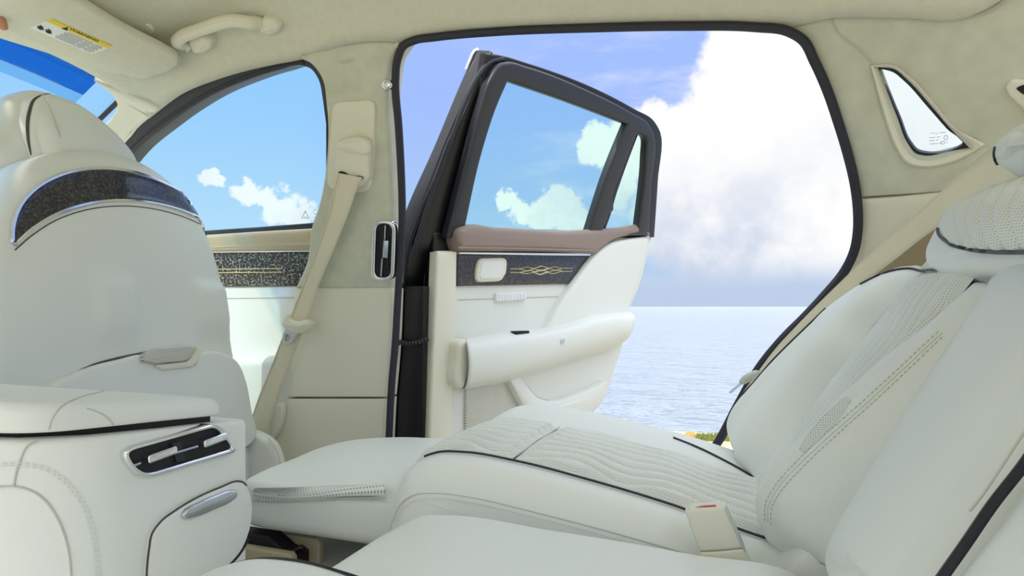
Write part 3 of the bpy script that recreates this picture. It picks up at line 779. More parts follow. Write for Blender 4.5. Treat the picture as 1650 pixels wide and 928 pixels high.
lines('inlay_lines', [[FD.hw(x, y, .007) for x, y in q] for q in (((330, 434), (455, 432.5)), ((330, 439.5), (455, 438.5)))], .0010, M_gold, fs)
tube('panel_seam', [FD.hw(x, y, .001) for x, y in ((330, 481), (420, 480), (500, 479))], .0010, M_seam, fd)
pillow('armrest', FD, cr(FD.pts([(250, 575), (300, 574), (440, 573), (470, 575), (474, 590), (470, 640), (440, 680), (300, 690), (240, 650)], .04), 5, True), -.01, .05, M_lea, fd, rt=.03, rb=.004, spine=[FD.hit(290, 620), FD.hit(430, 620)])
ffo = [(160, 282, 1), (205, 224), (243, 188), (300, 147), (350, 127), (400, 112), (450, 101), (488, 96), (506, 103), (522, 124), (529, 160, 1), (529, 380, 1), (520, 380, 1), (521, 160), (514, 128), (503, 112), (489, 106), (450, 113), (400, 129), (350, 150), (300, 180), (262, 208), (225, 238), (180, 292, 1)]
plate('window_frame', WU, cr(WU.pts(ffo), 6, True), -.045, .004, M_satblk, fd, bev=.003)
tube('frame_seal', [WU.hw(x, y, .004) for x, y in ((175, 280), (222, 226), (262, 196), (300, 171), (350, 142), (400, 121.5), (450, 107), (490, 101))], .0035, M_rub, fd)
pane = plate('window_pane', WU, cr(WU.pts([(150, 300, 1), (215, 228), (300, 165), (400, 120), (488, 100), (515, 115), (528, 160, 1), (528, 364, 1), (200, 384, 1)], -.03), 5, True), -.032, -.028, G_front, fd)
tri = [WU.hw(x, y, -.026) for x, y in ((492, 340), (486, 352), (498, 352), (492, 340))]
lines('glass_marking', [tri, [WU.hw(489, 350, -.026), WU.hw(495, 350, -.026)], [WU.hw(506, 338, -.026), WU.hw(508, 338.5, -.026)], [WU.hw(506, 344, -.026), WU.hw(508, 344.5, -.026)]], .0007, M_gink, pane)
# ================================================================== FRONT SEAT
fseat = thing('seat', 'ivory front passenger seat seen from behind, with dark curved trim across its back', 'car seat', (-1.2, .92, -.42))
FB = Frame((-1.13, .91, 0), (0, 1, 0), (-.10, 0, 1))
bk = [(-40, 420), (-25, 340), (10, 288), (55, 256), (100, 241), (150, 235), (200, 239), (243, 254), (285, 282), (320, 320), (345, 365), (366, 425), (378, 480), (390, 560), (405, 640), (425, 715), (440, 780), (440, 860), (200, 900), (0, 860), (-30, 640)]
def bdisp(a, b, s):
    # shallow pressed shape of the hard back shell: two soft upright ribs joined at the top
    px = None
    def g(x, c, w): return math.exp(-((x-c)/w)**2)
    r = 0
    for (c0, w) in ((RIBL, RW*.5), (RIBR, RW2*.5)):
        d = abs(a-c0)-w
        t = max(0, min(1, -d/.034+.5)); u = max(0, min(1, (RIBT-b)/.034+.5)); l = max(0, min(1, (b-RIBB)/.05))
        r += .0125*(t*t*(3-2*t))*(u*u*(3-2*u))*l
    return r
RIBL = (FB.hit(110, 500)[0]+FB.hit(235, 500)[0])/2; RIBR = (FB.hit(318, 500)[0]+FB.hit(365, 500)[0])/2
RIBT = FB.hit(170, 452)[1]; RIBB = FB.hit(200, 560)[1]
RW = (FB.hit(235, 500)[0]-FB.hit(110, 500)[0])/2
RW2 = (FB.hit(378, 500)[0]-FB.hit(316, 500)[0]); c = FB.hit(190, 430); d = FB.hit(215, 640)
back = pillow('backrest', FB, resample([Vector(p+(0,)) for p in cr(FB.pts(bk), 8, True)], 260), -.11, .0, M_lea, fseat, rt=.055, rb=.03, crown=.022, spine=[c, d], nin=46, disp=bdisp)
def onseat(px, py, extra=.0):      # a point on the seat back's domed face
    return FB.hw(px, py, .012+extra)
# dark curved trim with bright rim, following the domed back
BP0 = projector(back)
def BP(x, y, lift):               # slide towards the middle of the seat where the outline leaves it
    for k in range(60):
        q = BP0(x+(190-x)*k*.006, y+(420-y)*k*.006, lift)
        if q is not None: return q
arc_o = [(19, 390), (20, 366), (32, 332), (55, 306), (94, 284), (142, 273), (200, 275), (249, 289.5), (289, 309), (317, 332), (340, 364)]
arc_i = [(340, 364), (318, 350), (297, 341), (250, 328), (190, 323), (140, 329), (92, 345), (52, 369), (25, 394)]
ao = dense(arc_o); ai = dense(list(reversed(arc_i)))
def band(P, Q, lift, n=60):
    A = resample([Vector(p+(0,)) for p in P], n); B = resample([Vector(p+(0,)) for p in Q], n); R = []
    for t in (0, .03, .2, .5, .8, .97, 1):
        R.append([BP(p.x, p.y, lift if .01 < t < .99 else -.001) for p in (a.lerp(c, t) for a, c in zip(A, B))])
    return R
loop = ao+dense(arc_i)[1:]
LP = onto(BP, loop, .001)
rim = tube('trim_rim', LP, .0042, M_chr, fseat, seg=8, closed=True, straight=True, label='bright metal rim around the dark trim')
loft('back_trim', band(ao, ai, .003), M_burl, rim, nu=70, nv=24, solid=.001, label='dark mottled curved panel')
tube('lower_line', onto(BP, dense([(24, 403), (52, 379), (92, 354), (140, 338), (190, 332), (250, 337), (297, 350), (320, 360), (346, 376)]), .0004), .0010, M_gap, fseat, straight=True)
# lower cover, speaker and recess
lowp = [(100, 612), (118, 604), (150, 590), (190, 579), (234, 570), (262, 580), (300, 586), (316, 585), (320, 572), (332, 566), (362, 568), (385, 582), (398, 610), (408, 660), (414, 705), (404, 718), (385, 724), (340, 735), (200, 760), (60, 740)]
low = pillow('lower_cover', FB, resample([Vector(p+(0,)) for p in cr(FB.pts(lowp, .03), 7, True)], 200), -.02, .030, M_lea, fseat, rt=.010, rb=.004, crown=.006, spine=[FB.hit(150, 680, .03), FB.hit(360, 660, .03)])
tube('cover_gap', onto(BP, dense([(108, 608), (118, 603), (150, 588), (190, 577), (234, 568)]), .001), .0022, M_gap, fseat, straight=True)
LPj = projector(back, low)
tube('cover_gap', onto(LPj, dense([(398, 610), (408, 660), (413, 705), (404, 718), (388, 723)]), .0005), .0014, M_seam, fseat, straight=True)
plate('seat_speaker', FB, FB.pts(fil([(231, 582, 5), (232, 570, 8), (258, 561, 20), (313, 556, 5), (308, 577, 8), (296, 582, 10), (250, 586, 20)]), .04), .0, .040, M_spk, fseat, bev=.003, label='small perforated speaker set in the seat back')
plate('speaker_tray', FB, FB.pts(fil([(246, 588, 4), (304, 582, 8), (316, 566, 6), (319, 557, 2), (325, 559, 2), (322, 582, 8), (310, 592, 8), (262, 597, 6)]), .036), .0, .036, M_plas, fseat, bev=.004)
# head restraint
HB = Frame((-1.23, .88, 0), (0, 1, 0), (-.05, 0, 1))
hr = pillow('head_restraint', HB, cr(HB.pts([(-60, 260), (-40, 205), (0, 172), (30, 152), (72, 139), (112, 148), (152, 170), (195, 208), (232, 252), (235, 300), (100, 330), (-40, 320)]), 8, True), -.10, .0, M_lea, fseat, rt=.05, rb=.03, crown=.012, spine=[HB.hit(40, 255), HB.hit(130, 255)], nin=16)
hc_px = [(48, 250), (43, 220), (45, 182), (54, 160), (72, 151), (100, 153), (128, 163), (165, 188), (200, 220), (226, 258), (220, 300), (60, 300)]
hcu = pillow('head_cushion', HB, cr(HB.pts(hc_px, .02), 8, True), -.03, .022, M_lea, hr, rt=.022, rb=.004, crown=.016, spine=[HB.hit(90, 245, .02), HB.hit(150, 255, .02)], nin=14)
tube('head_gap', onto(projector(hr, hcu), dense([(50, 250), (45, 220), (47, 182), (55, 161), (72, 152), (100, 154), (122, 161)]), .0003), lambda t: .0008+.0022*math.sin(math.pi*min(1, t*1.15))**.7 if t < .86 else .0008, M_gap, hr, straight=True, label='dark gap around the inner pad')
tube('head_seam', [HB.hw(x, y, .036) for x, y in ((70, 156), (80, 175), (92, 205), (102, 236))], .0010, M_seam, hr)
stitches('stitching', [[HB.hw(x+3, y, .0365) for x, y in ((71, 157), (80, 175), (92, 205), (101, 233))]], hr)
# side shield at the bottom right and seat cushion ahead of the back
SF = Frame((0, 1.19, 0), (1, 0, 0), (0, 0, 1))
plate('side_shield', SF, cr(SF.pts([(360, 700), (425, 700), (441, 712), (452, 735), (457, 760), (456, 800), (440, 830), (340, 830)]), 6, True), -.01, .02, M_lea, fseat, bev=.008)
tube('shield_edge', [SF.hw(x, y, .016) for x, y in ((434, 706), (446, 724), (453, 745), (456, 775), (455, 800))], .003, M_plas, fseat)
slab('seat_cushion', cr([(-1.75, -.30), (-1.70, -.20), (-1.5, -.17), (-1.2, -.20), (-1.12, -.28), (-1.15, -.37), (-1.4, -.39), (-1.7, -.38)], 6, True), .68, 1.16, .04, M_lea, fseat)
# seat rail cover on the floor
RF = Frame((0, .80, -.42), (1, 0, 0), (0, 1, 0))
p0 = onZ(462, 905, -.40); p1 = onZ(395, 885, -.40)
rail = thing('seat_rail', 'beige seat rail end with dark channel on the floor under the leg rest', 'seat rail', (p0.x, p0.y, -.42))
xr = p0.x+.012; yr = p0.y
slab('rail_cover', [(xr-.25, -.419), (xr-.25, -.386), (xr-.006, -.386), (xr, -.392), (xr, -.419)], yr-.004, yr+.012, .004, M_tan, rail)
slab('rail_cover', [(xr-.25, -.419), (xr-.25, -.378), (xr+.008, -.378), (xr+.014, -.384), (xr+.014, -.419)], yr+.046, yr+.060, .004, M_tan, rail)
slab('rail_channel', [(xr-.25, -.419), (xr-.25, -.372), (xr-.06, -.372), (xr-.03, -.39), (xr-.004, -.395), (xr-.004, -.419)], yr+.013, yr+.045, .003, M_void, rail, label='dark metal channel')
tube('rail_bolt', [Vector((xr-.02, yr+.02, -.395)), Vector((xr-.008, yr+.03, -.388)), Vector((xr-.004, yr+.036, -.396))], .004, M_blk, rail)

# ================================================================== CENTRE CONSOLE
con = thing('centre_console', 'ivory centre console with chrome rear air vent and silver-handled drawer', 'console', (-.9, .5, -.42))
XB = -.578
CB = Frame((XB, .5, 0), (0, 1, 0), (0, 0, 1))
def conbody():
    pl = []                                   # plan outline, rounded near corner
    for p in ((-1.6, .36), (-.75, .355)): pl.append(p)
    for k in range(9):
        a = math.radians(-90+90*k/8); pl.append((XB-.095+.095*math.cos(a), .45+.095*math.sin(a)))
    pl += [(XB, .55)]
    for k in range(5):
        a = math.radians(90*k/4); pl.append((XB-.012+.012*math.cos(a), .61+.012*math.sin(a)))
    pl += [(-.75, .625), (-1.6, .625)]
    PF = Frame((0, 0, 0), (1, 0, 0), (0, 1, 0))
    return plate('console_body', PF, pl, -.42, -.119, M_lea, con, bev=.006)
cbody = conbody()
NF = Frame((0, .353, 0), (1, 0, 0), (0, 0, 1))    # its near side
def rnd(px, py, off=0):                           # a point on the side / rounded corner / rear face of the console
    r = ray(px, py); p = r*(.353/r.y)
    if p.x < XB-.095: return p+Vector((0, -off, 0))
    q = r*(XB/r.x)
    if q.y > .45: return q+Vector((off, 0, 0))
    cx, cy, R = XB-.095, .45, .095+off
    A = r.x**2+r.y**2; B = -2*(r.x*cx+r.y*cy); Cc = cx*cx+cy*cy-R*R
    D = B*B-4*A*Cc
    if D < 0: return p
    t = (-B-math.sqrt(D))/(2*A); return r*t
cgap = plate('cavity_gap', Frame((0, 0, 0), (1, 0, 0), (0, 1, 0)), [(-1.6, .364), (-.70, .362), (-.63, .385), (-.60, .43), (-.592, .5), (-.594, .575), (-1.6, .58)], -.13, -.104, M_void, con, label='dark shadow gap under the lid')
def lid(name, rows_x, parent, **kw):
    # rows of cross sections along X: (x, y_near, y_far, z_bottom, z_top)
    R = []
    for x, yn, yf, zb_, zt in rows_x:
        w = yf-yn
        R.append([Vector((x, yn+.012, zb_)), Vector((x, yn+.002, zb_+.004)), Vector((x, yn-.001, zb_+.4*(zt-zb_))), Vector((x, yn+.014, zt-.011)), Vector((x, yn+.05, zt-.003)), Vector((x, yn+.5*w, zt)),
                  Vector((x, yf-.045, zt-.004)), Vector((x, yf-.012, zt-.014)), Vector((x, yf, zb_+.4*(zt-zb_))), Vector((x, yf-.004, zb_+.003)), Vector((x, yf-.016, zb_))])
    return loft(name, R, M_lea, parent, nu=60, nv=50, solid=.004, **kw)
def tl(x, yn, yf, zb_, zt): return (x, yn, yf, zb_, zt)
HZ = Frame((0, 0, 0), (1, 0, 0), (0, 1, 0))
def plan(P, n=6): return resample([Vector((q[0], q[1], 0)) for q in (lambda L: L+L[:1])(fil(P, 10))], 200)[:-1]
lid_rear = pillow('armrest_lid', HZ, plan([(-.686, .350, .004), (-.576, .352, .09), (-.580, .588, .03), (-.686, .600, .004)]), -.1105, -.083, M_lea, con, rt=.014, rb=.004, crown=.002, spine=[(-.645, .47), (-.630, .49)], label='rear half of the padded lid')
lid_front = pillow('armrest_lid', HZ, plan([(-.6875, .350, .004), (-.6875, .600, .004), (-1.5, .600, .03), (-1.5, .350, .03)]), -.1105, -.083, M_lea, con, rt=.014, rb=.004, crown=.002, spine=[(-.83, .49), (-1.36, .49)], label='front half of the padded lid')
for o in (lid_rear, lid_front):
    for v in o.data.vertices:
        y = v.co.y+ORG[o].y; z = v.co.z+ORG[o].z-CZ
        v.co.z -= (.12 if z > -.10 else .085)*max(0, y-.352)
for o in (cbody, cgap):
    for v in o.data.vertices:
        y = v.co.y+ORG[o].y; z = v.co.z+ORG[o].z-CZ
        if z > -.16: v.co.z -= .085*max(0, y-.352)
LDP = projector(lid_rear, lid_front)
tube('lid_seam', onto(LDP, dense([(79, 692), (82, 680), (95, 659), (130, 640), (160, 632), (186, 626)]), .0001), .0008, M_seam, con, straight=True)
tube('lid_seam', onto(LDP, dense([(186, 694), (182, 684), (172, 672), (158, 664), (140, 658)]), .0002), .0007, M_seam, con, straight=True)
# seams, panel and stitching on the near side
def on(pts, off=.001): return [rnd(x, y, off) for x, y in pts]
tube('side_seam', on([(60, 709), (45, 718), (33, 740), (26, 762), (22, 784)], .0003), .0008, M_seam, con)
tube('side_panel_edge', on([(-30, 786), (0, 786), (22, 786), (50, 793), (72, 810), (92, 840), (105, 875), (112, 928), (112, 960)], .0002), .0010, M_lea, con)
tube('side_panel_seam', on([(-30, 784), (0, 784), (23, 784), (51, 791), (74, 808), (94, 838), (107, 874), (114, 928), (114, 960)], .0005), .0010, M_seam, con)
stitches('stitching', [on([(-30, 746), (0, 746), (40, 746), (75, 753), (108, 775), (135, 808), (152, 850), (160, 900), (162, 950)]), on([(-30, 750.5), (0, 750.5), (40, 751), (73, 757.5), (104, 779), (130, 811), (146, 852), (154, 900), (156, 950)])], con)
# rear vent
vo = [(196, 735), (204, 722), (225, 711), (280, 696), (340, 682), (356, 682), (366, 690), (378, 712), (381, 722), (374, 728), (320, 746), (240, 770), (224, 770), (208, 757)]
vi = [(203, 737), (209, 727), (228, 717), (280, 703), (340, 689), (352, 688), (360, 694), (372, 714), (373, 719), (366, 723), (318, 738), (240, 762), (227, 763), (212, 752)]
VO = fil([(189, 725, 28), (352, 680, 26), (385, 727, 8), (225, 775, 42)], 8); VI = fil([(198, 729, 24), (349, 688, 20), (375, 722, 5), (229, 765, 34)], 8)
vent = plate('air_vent', CB, CB.pts(VO, .006), -.01, .008, M_chr, con, holes=[CB.pts(VI, .006)], bev=.0035, label='chrome-rimmed rear air vent')
plate('vent_cavity', CB, CB.pts(VI, .002), -.01, .0015, M_void, vent)
for q in (((211, 752), (226, 746)), ((278, 731), (318, 719)), ((326, 716), (364, 703.5))):
    tube('vent_blade', [CB.hw(x, y, .005) for x, y in q], .0016, M_sil, vent, straight=True)
for q in (((238, 741), (285, 724)), ((328, 716), (366, 702))):
    a, b = q; A = CB.hit(*a, .008); B = CB.hit(*b, .008); d = Vector((B[0]-A[0], B[1]-A[1], 0)); mx, my = (A[0]+B[0])/2, (A[1]+B[1])/2; an = math.atan2(d.y, d.x)
    R = [(mx+x*math.cos(an)-y*math.sin(an), my+x*math.sin(an)+y*math.cos(an)) for x, y in rrect(0, 0, d.length, .009, .003)]
    plate('vent_tab', CB, R, .002, .010, M_chr, vent, bev=.002, label='silver sliding tab')
plate('vent_divider', CB, CB.pts([(277, 714), (291, 711), (299, 741), (285, 745)], .004), .0, .004, M_rub, vent, label='grey upright divider')
# drawer
dr = [(398, 783), (393, 778), (385, 776), (355, 786), (315, 804), (285, 822), (258, 843), (246, 860), (241, 885), (237, 930), (237, 960), (330, 945), (368, 912), (390, 886), (400, 868)]
drawer = plate('drawer', CB, cr([CB.hit(min(x, 398.5), y, .004) for x, y in dr], 6, True), -.004, .0045, M_lea, con, bev=.003, label='drawer front below the vent')
tube('drawer_gap', [CB.hw(min(x, 398)-.8, y-.8, .0032) for x, y in dr[:11]], .0011, M_gap, con)
tube('drawer_gap', [CB.hw(x, y, .002) for x, y in ((320, 952), (332, 944), (368, 912), (390, 886), (400, 868))], .002, M_void, con)
plate('drawer_handle', CB, cr(CB.pts([(296, 829), (299, 824), (320, 811), (350, 798), (380, 789.5), (384, 791), (383, 800), (376, 807), (350, 820), (312, 835), (299, 836)], .009), 5, True), .002, .0095, M_sil, drawer, bev=.003, label='slim silver pull handle')

# ================================================================== RIGHT REAR SEAT
rs = thing('seat', 'ivory right rear seat with wavy quilted centre, dark piping and raised leg rest', 'car seat', (-.2, 1.0, -.42))
top = [(-.462, -.30), (-.452, -.255), (-.432, -.224), (-.402, -.210), (-.36, -.206), (-.28, -.212), (-.18, -.228), (-.08, -.248), (.02, -.274), (.10, -.290)]
prof = top+[(.14, -.33), (.12, -.40), (-.2, -.41), (-.44, -.405), (-.468, -.37)]
def topz(x):
    T = top[2:]
    for (a, b), (c_, d_) in zip(T, T[1:]):
        if a <= x <= c_: return b+(d_-b)*(x-a)/(c_-a)
    return T[0][1] if x < T[0][0] else T[-1][1]
cush = slab('cushion', cr(prof, 8, True), .735, 1.235, .045, M_lea, rs, mids=[(.80, .0), (.82, -.008), (1.02, -.008), (1.05, .002), (1.10, .012), (1.16, .014)])
def waves(s, y):                                # wavy ribs running fore and aft
    w = .030
    q = (y)/w + .32*math.sin(2*math.pi*s/.17+2.0)*math.sin(math.pi*y/.24*2.0+.4)+.22*math.sin(2*math.pi*s/.115)
    return .0125*abs(math.sin(math.pi*q))**.62
QX = -.292                                      # cross seam
def quilt(name, ta, tb, Y0, Y1, lab=None):
    T = resample([Vector((x, 0, z)) for x, z in cr(top, 10)], 240)
    T = [p for p in T if ta <= p.x <= tb]
    rows = []
    for y in (0, .02, .06, .12, .18, .22, .24):
        f = y/.24; Y = Y0+(Y1-Y0)*f
        rows.append([Vector((p.x, Y, p.z+.001+.004*math.sin(math.pi*f))) for p in T])
    def dsp(u, v, s, y):
        e = min(1, min(u, 1-u)*18)*min(1, min(v, 1-v)*14)
        return waves(s, y)*e-.003
    return loft(name, rows, M_quilt, rs, nu=170, nv=150, solid=0, disp=dsp, out=Vector((-.3, 0, 1)), label=lab)
quilt('quilted_insert', -.452, QX-.0004, .797, 1.045, 'perforated wavy quilting over the seat nose')
quilt('quilted_insert', QX+.0004, .098, .797, 1.045, 'perforated wavy quilting on the seat')
T2 = [Vector((x, 0, z)) for x, z in cr(top, 8)]
def alongtop(Y, x0, x1, dz=.002): return [Vector((p.x, Y, p.z+dz)) for p in T2 if x0 <= p.x <= x1]
tube('piping', alongtop(.792, -.425, .06, .003), .0017, M_pipe, rs, straight=True, label='dark piping along the inboard bolster')
tube('piping', alongtop(1.048, -.425, -.36, .005), .0018, M_pipe, rs, straight=True, label='short dark piping at the outboard corner')
tube('cross_seam', [Vector((QX, Y, topz(QX)+.002)) for Y in (.80, .9, 1.0, 1.042)], .0009, M_seam, rs)
FR = [onY(x, y, .738) for x, y in ((622, 905), (626, 878), (634, 838), (648, 810), (668, 797), (700, 794), (760, 801), (860, 824), (980, 855), (1110, 892))]
tube('bolster_seam', [p+Vector((0, -.002, 0)) for p in FR], .0008, M_seam, rs)
stitches('stitching', [[p+Vector((.004, -.0045, -.006)) for p in FR]], rs)
# outer piping of the far bolster near the back
tube('piping', onto(projector(cush), dense([(1085, 706), (1125, 722), (1160, 739), (1195, 758), (1232, 781)]), .0012), .0020, M_pipe, rs, straight=True, label='dark piping at the rear of the outboard bolster')
# leg rest
LR = Frame((0, 0, 0), (1, 0, 0), (0, 1, 0))
lp = [(-.43, .795, 1), (-.55, .795), (-.67, .795), (-.725, .796), (-.762, .805), (-.775, .84), (-.79, .95), (-.80, 1.06), (-.775, 1.14), (-.70, 1.195), (-.60, 1.215), (-.43, 1.22, 1)]
leg = pillow('leg_rest', LR, resample([Vector(p+(0,)) for p in cr(lp, 8, True)], 180), -.362, -.284, M_lea, rs, rt=.014, rb=.025, crown=.010, spine=[(-.66, 1.0), (-.52, 1.0)], nin=12, label='raised flat leg rest')
tube('leg_rest_seam', [onY(x, y, .794) for x, y in ((404, 806), (430, 808), (500, 806.5), (560, 803), (622, 802))], .0010, M_seam, leg)
stitches('stitching', [[onY(x, y, .793) for x, y in ((404, 808.5), (430, 810.5), (500, 809), (560, 805.5), (622, 804.5))]], leg)
loft('perforated_band', [[onY(x, y, .7935) for x, y in ((408, 802), (430, 805), (500, 803), (560, 799.5), (620, 798.5))], [onY(x, y, .7955) for x, y in ((408, 796), (430, 797), (500, 795), (560, 793), (620, 792))],
      [onZ(x, y, -.2815) for x, y in ((414, 786), (430, 786), (500, 784), (560, 782), (620, 781))]], M_perf, leg, nu=30, nv=10, solid=.001)
# ------------------------------------------------ backrest of the right rear seat
pa = onY(1230, 778, 1.03); pb = onY(1490, 440, 1.03)
RB = Frame(pa, (0, -1, 0), pb-pa)
def bw(px, py, off=0): return RB.hw(px, py, off)
# base of the backrest
base = plate('backrest', RB, [(RB.o.y-1.20, -.06), (RB.o.y-.72, -.06), (RB.o.y-.72, .46), (RB.o.y-1.20, .44)][::1] if False else [( -.17, -.08), (.31, -.08), (.31, .46), (-.13, .44), (-.17, .36)], -.12, -.012, M_lea, rs, bev=.02)
# outboard wing: ridge silhouette, inner edge on the quilting
ridge = [(1238, 778), (1212, 759), (1192, 735), (1178, 710), (1173, 690), (1175, 674), (1185, 655), (1201, 636), (1227, 607), (1247, 583), (1291, 540), (1338, 495), (1390, 459), (1430, 441), (1470, 434), (1500, 437)]
R1 = resample(cr([onY(x, y, 1.17) for x, y in ridge], 8), 14)
inner = [(1228, 782), (1226, 781), (1229, 778), (1240, 765), (1262, 735), (1285, 700), (1315, 655), (1345, 615), (1378, 575), (1410, 530), (1440, 495), (1465, 465), (1482, 447), (1492, 438)]
R3 = [bw(x, y, .0) for x, y in inner]
nB = RB.n
R2 = [a.lerp(b, .5)+nB*.012+Vector((-.006, 0, 0)) for a, b in zip(R1, R3)]
R15 = [a.lerp(b, .15)+nB*.005+Vector((.002, 0, -.001)) for a, b in zip(R1, R3)]
R0 = [p+Vector((.035, .025, -.03)) for p in R1]
R00 = [p+Vector((.11, .045, -.08)) for p in R1]
bol = loft('bolster', [R00, R0, R1, R15, R2, R3], M_lea, rs, nu=70, nv=40, solid=.006, label='outboard side bolster')
tube('piping', [p+Vector((-.001, .006, .003)) for p in R1[1:10]], .0020, M_pipe, rs, label='dark piping along the outboard edge')
# quilted centre
def backquilt():
    rows = []
    L0 = RB.hit(1228, 790)[1]-.05; L1 = RB.hit(1500, 440)[1]
    for f in (0, .1, .3, .5, .7, .9, 1):
        a = (-.005)+(.245)*f
        rows.append([RB.w(a, L0+(L1-L0)*k/12, .004+.004*math.sin(math.pi*f)) for k in range(13)])
    def dsp(u, v, s, y):
        e = min(1, min(u, 1-u)*20)*min(1, min(v, 1-v)*14)
        return waves(s, y)*e-.003
    return loft('quilted_insert', rows, M_quilt, rs, nu=170, nv=150, solid=0, disp=dsp, out=RB.n, label='perforated quilted centre of the backrest')
bq = backquilt()
tube('piping', onto(projector(bol, bq, base), dense([(1388, 461), (1412, 449), (1440, 439), (1466, 436), (1490, 439), (1530, 436.5), (1590, 435), (1640, 434)]), .0038), .0020, M_pipe, rs, straight=True, label='dark piping across the top of the backrest')
# inboard wing
nb = [(1562, 474), (1525, 504), (1475, 543), (1425, 583), (1358, 641), (1308, 694), (1266, 736), (1239, 766), (1223, 800), (1225, 834), (1240, 870), (1268, 897), (1315, 913)]
N1 = [onY(x, y, .785) for x, y in nb]
nr = [(1640, 470), (1600, 510), (1560, 560), (1510, 620), (1460, 690), (1420, 750), (1390, 800), (1370, 840), (1355, 865), (1350, 880), (1345, 895), (1345, 905), (1345, 915)]
N3 = [onY(x, y, .70)+Vector((.0, 0, 0)) for x, y in nr]
N2 = [a.lerp(b, .45)+nB*.014 for a, b in zip(N1, N3)]
N15 = [a.lerp(b, .12)+nB*.001+Vector((.002, -.004, -.003)) for a, b in zip(N1, N3)]
N0 = [p+Vector((.03, .03, -.015)) for p in N1]; N00 = [p+Vector((.09, .05, -.06)) for p in N1]
wing = loft('bolster', [N00, N0, N1, N15, N2, N3], M_lea, rs, nu=70, nv=44, solid=.006, label='inboard side bolster with twin stitching')
WJ = projector(wing)
rowA = [(1236, 838), (1236, 815), (1250, 788), (1288, 746), (1340, 697), (1400, 643), (1460, 588), (1518, 534)]
rowB = [(1247, 845), (1247, 822), (1261, 796), (1299, 753), (1350, 704), (1410, 650), (1469, 595), (1524, 543)]
stitches('stitching', [onto(WJ, dense(rowA, 4), .0036), onto(WJ, dense(rowB, 4), .0036)], rs, m=M_seam)
tube('wing_seam', onto(WJ, dense([((p[0]+q[0])/2, (p[1]+q[1])/2) for p, q in zip(rowA, rowB)], 5), .0030), .0005, M_seam, rs, straight=True)
V = []; F = []; UV = []
for i in range(31):
    t = i/30; wv = math.sin(math.pi*min(1, max(0, .08+.84*t)))**.5
    cx_, cy_ = 1366+(1290-1366)*t, 641+(725-641)*t
    for j in range(9):
        g = (j/8-.5)*2*wv
        for k in range(30):
            q = WJ(cx_+5+9*g+k, cy_+4+7*g+k*.8, .0034)
            if q is not None: break
        V.append(q); UV.append((i*.0036, j*.0040))
for i in range(30):
    for j in range(8): F.append((i*9+j, i*9+j+1, (i+1)*9+j+1, (i+1)*9+j))
mesh_obj('perforated_patch', V, F, M_perf, rs, uv=UV, solid=.0006, solid_off=0, label='small patch of punched holes')
tube('wing_welt', [onY(x, y, .775) for x, y in ((1248, 888), (1262, 890), (1280, 900), (1300, 908), (1318, 912))], .0028, M_lea, rs)
# upper shoulder roll and head pad
SH = Frame(bw(1540, 380, .01), (0, -1, 0), Vector((.45, 0, .89)))
shd = pillow('shoulder_pad', SH, cr(SH.pts([(1486, 418), (1490, 395), (1510, 358), (1545, 322), (1600, 296), (1680, 275), (1780, 280), (1780, 440), (1660, 433), (1560, 433), (1500, 434)], .02), 7, True), -.05, .02, M_lea, rs, rt=.02, rb=.01, crown=.004, spine=[SH.hit(1540, 400, .02), SH.hit(1720, 360, .02)])
def neckpad():
    lo = [SH.hit(x, y, .035) for x, y in ((1511, 374), (1526, 387), (1560, 397), (1610, 402), (1700, 403), (1790, 402))]
    up = [SH.hit(x, y, .026) for x, y in ((1511, 372), (1545, 337), (1600, 304), (1690, 278), (1740, 272), (1790, 272))]
    A = resample([Vector(p+(0,)) for p in cr(lo, 8)], 60); B = resample([Vector(p+(0,)) for p in cr(up, 8)], 60)
    rows = []
    for t in (0, .04, .12, .3, .5, .7, .88, .96, 1):
        d = max(0, math.sin(math.pi*t))**.55
        rows.append([SH.w(*(lambda q: (q.x, q.y))(p.lerp(q_, t)), .006+.036*d*min(1, .25+k/14)*min(1, (59-k)/4)) for k, (p, q_) in enumerate(zip(A, B))])
    def dsp(u, v, s, y): return .011*abs(math.sin(math.pi*s/.040))**.62*min(1, min(v, 1-v)*7)*min(1, u*20)-.003
    return loft('head_pad', rows, M_quilt, rs, nu=150, nv=60, solid=0, disp=dsp, out=SH.n, label='quilted perforated neck pad')
hpd = neckpad()
SPj = projector(shd, hpd)
tube('piping', onto(SPj, dense([(1512, 369), (1513, 376), (1524, 388), (1558, 400), (1600, 404.5), (1680, 404.5)]), .001), .0020, M_pipe, rs, straight=True, label='dark piping under the neck pad')
tube('piping', [SH.hw(x-3, y-3, .026) for x, y in ((1528, 352), (1545, 334), (1568, 318))], .0012, M_pipe, rs, label='thin dark piping above the neck pad')
HR = Frame(SH.w(0, .12, .01), (0, -1, 0), Vector((.3, 0, .95)))
hrr = pillow('head_restraint', HR, cr(HR.pts([(1588, 246), (1594, 231), (1610, 212), (1632, 192), (1680, 160), (1800, 130), (1900, 160), (1900, 290), (1760, 285), (1660, 280), (1612, 284), (1596, 270)], .03), 7, True), -.05, .03, M_lea, rs, rt=.03, rb=.01, crown=.01, spine=[HR.hit(1640, 240, .03), HR.hit(1840, 210, .03)])
tube('restraint_edge', onto(projector(hrr), dense([(1604, 238), (1603, 252), (1609, 266), (1621, 277)]), .0005), .0016, M_pipe, hrr, straight=True)

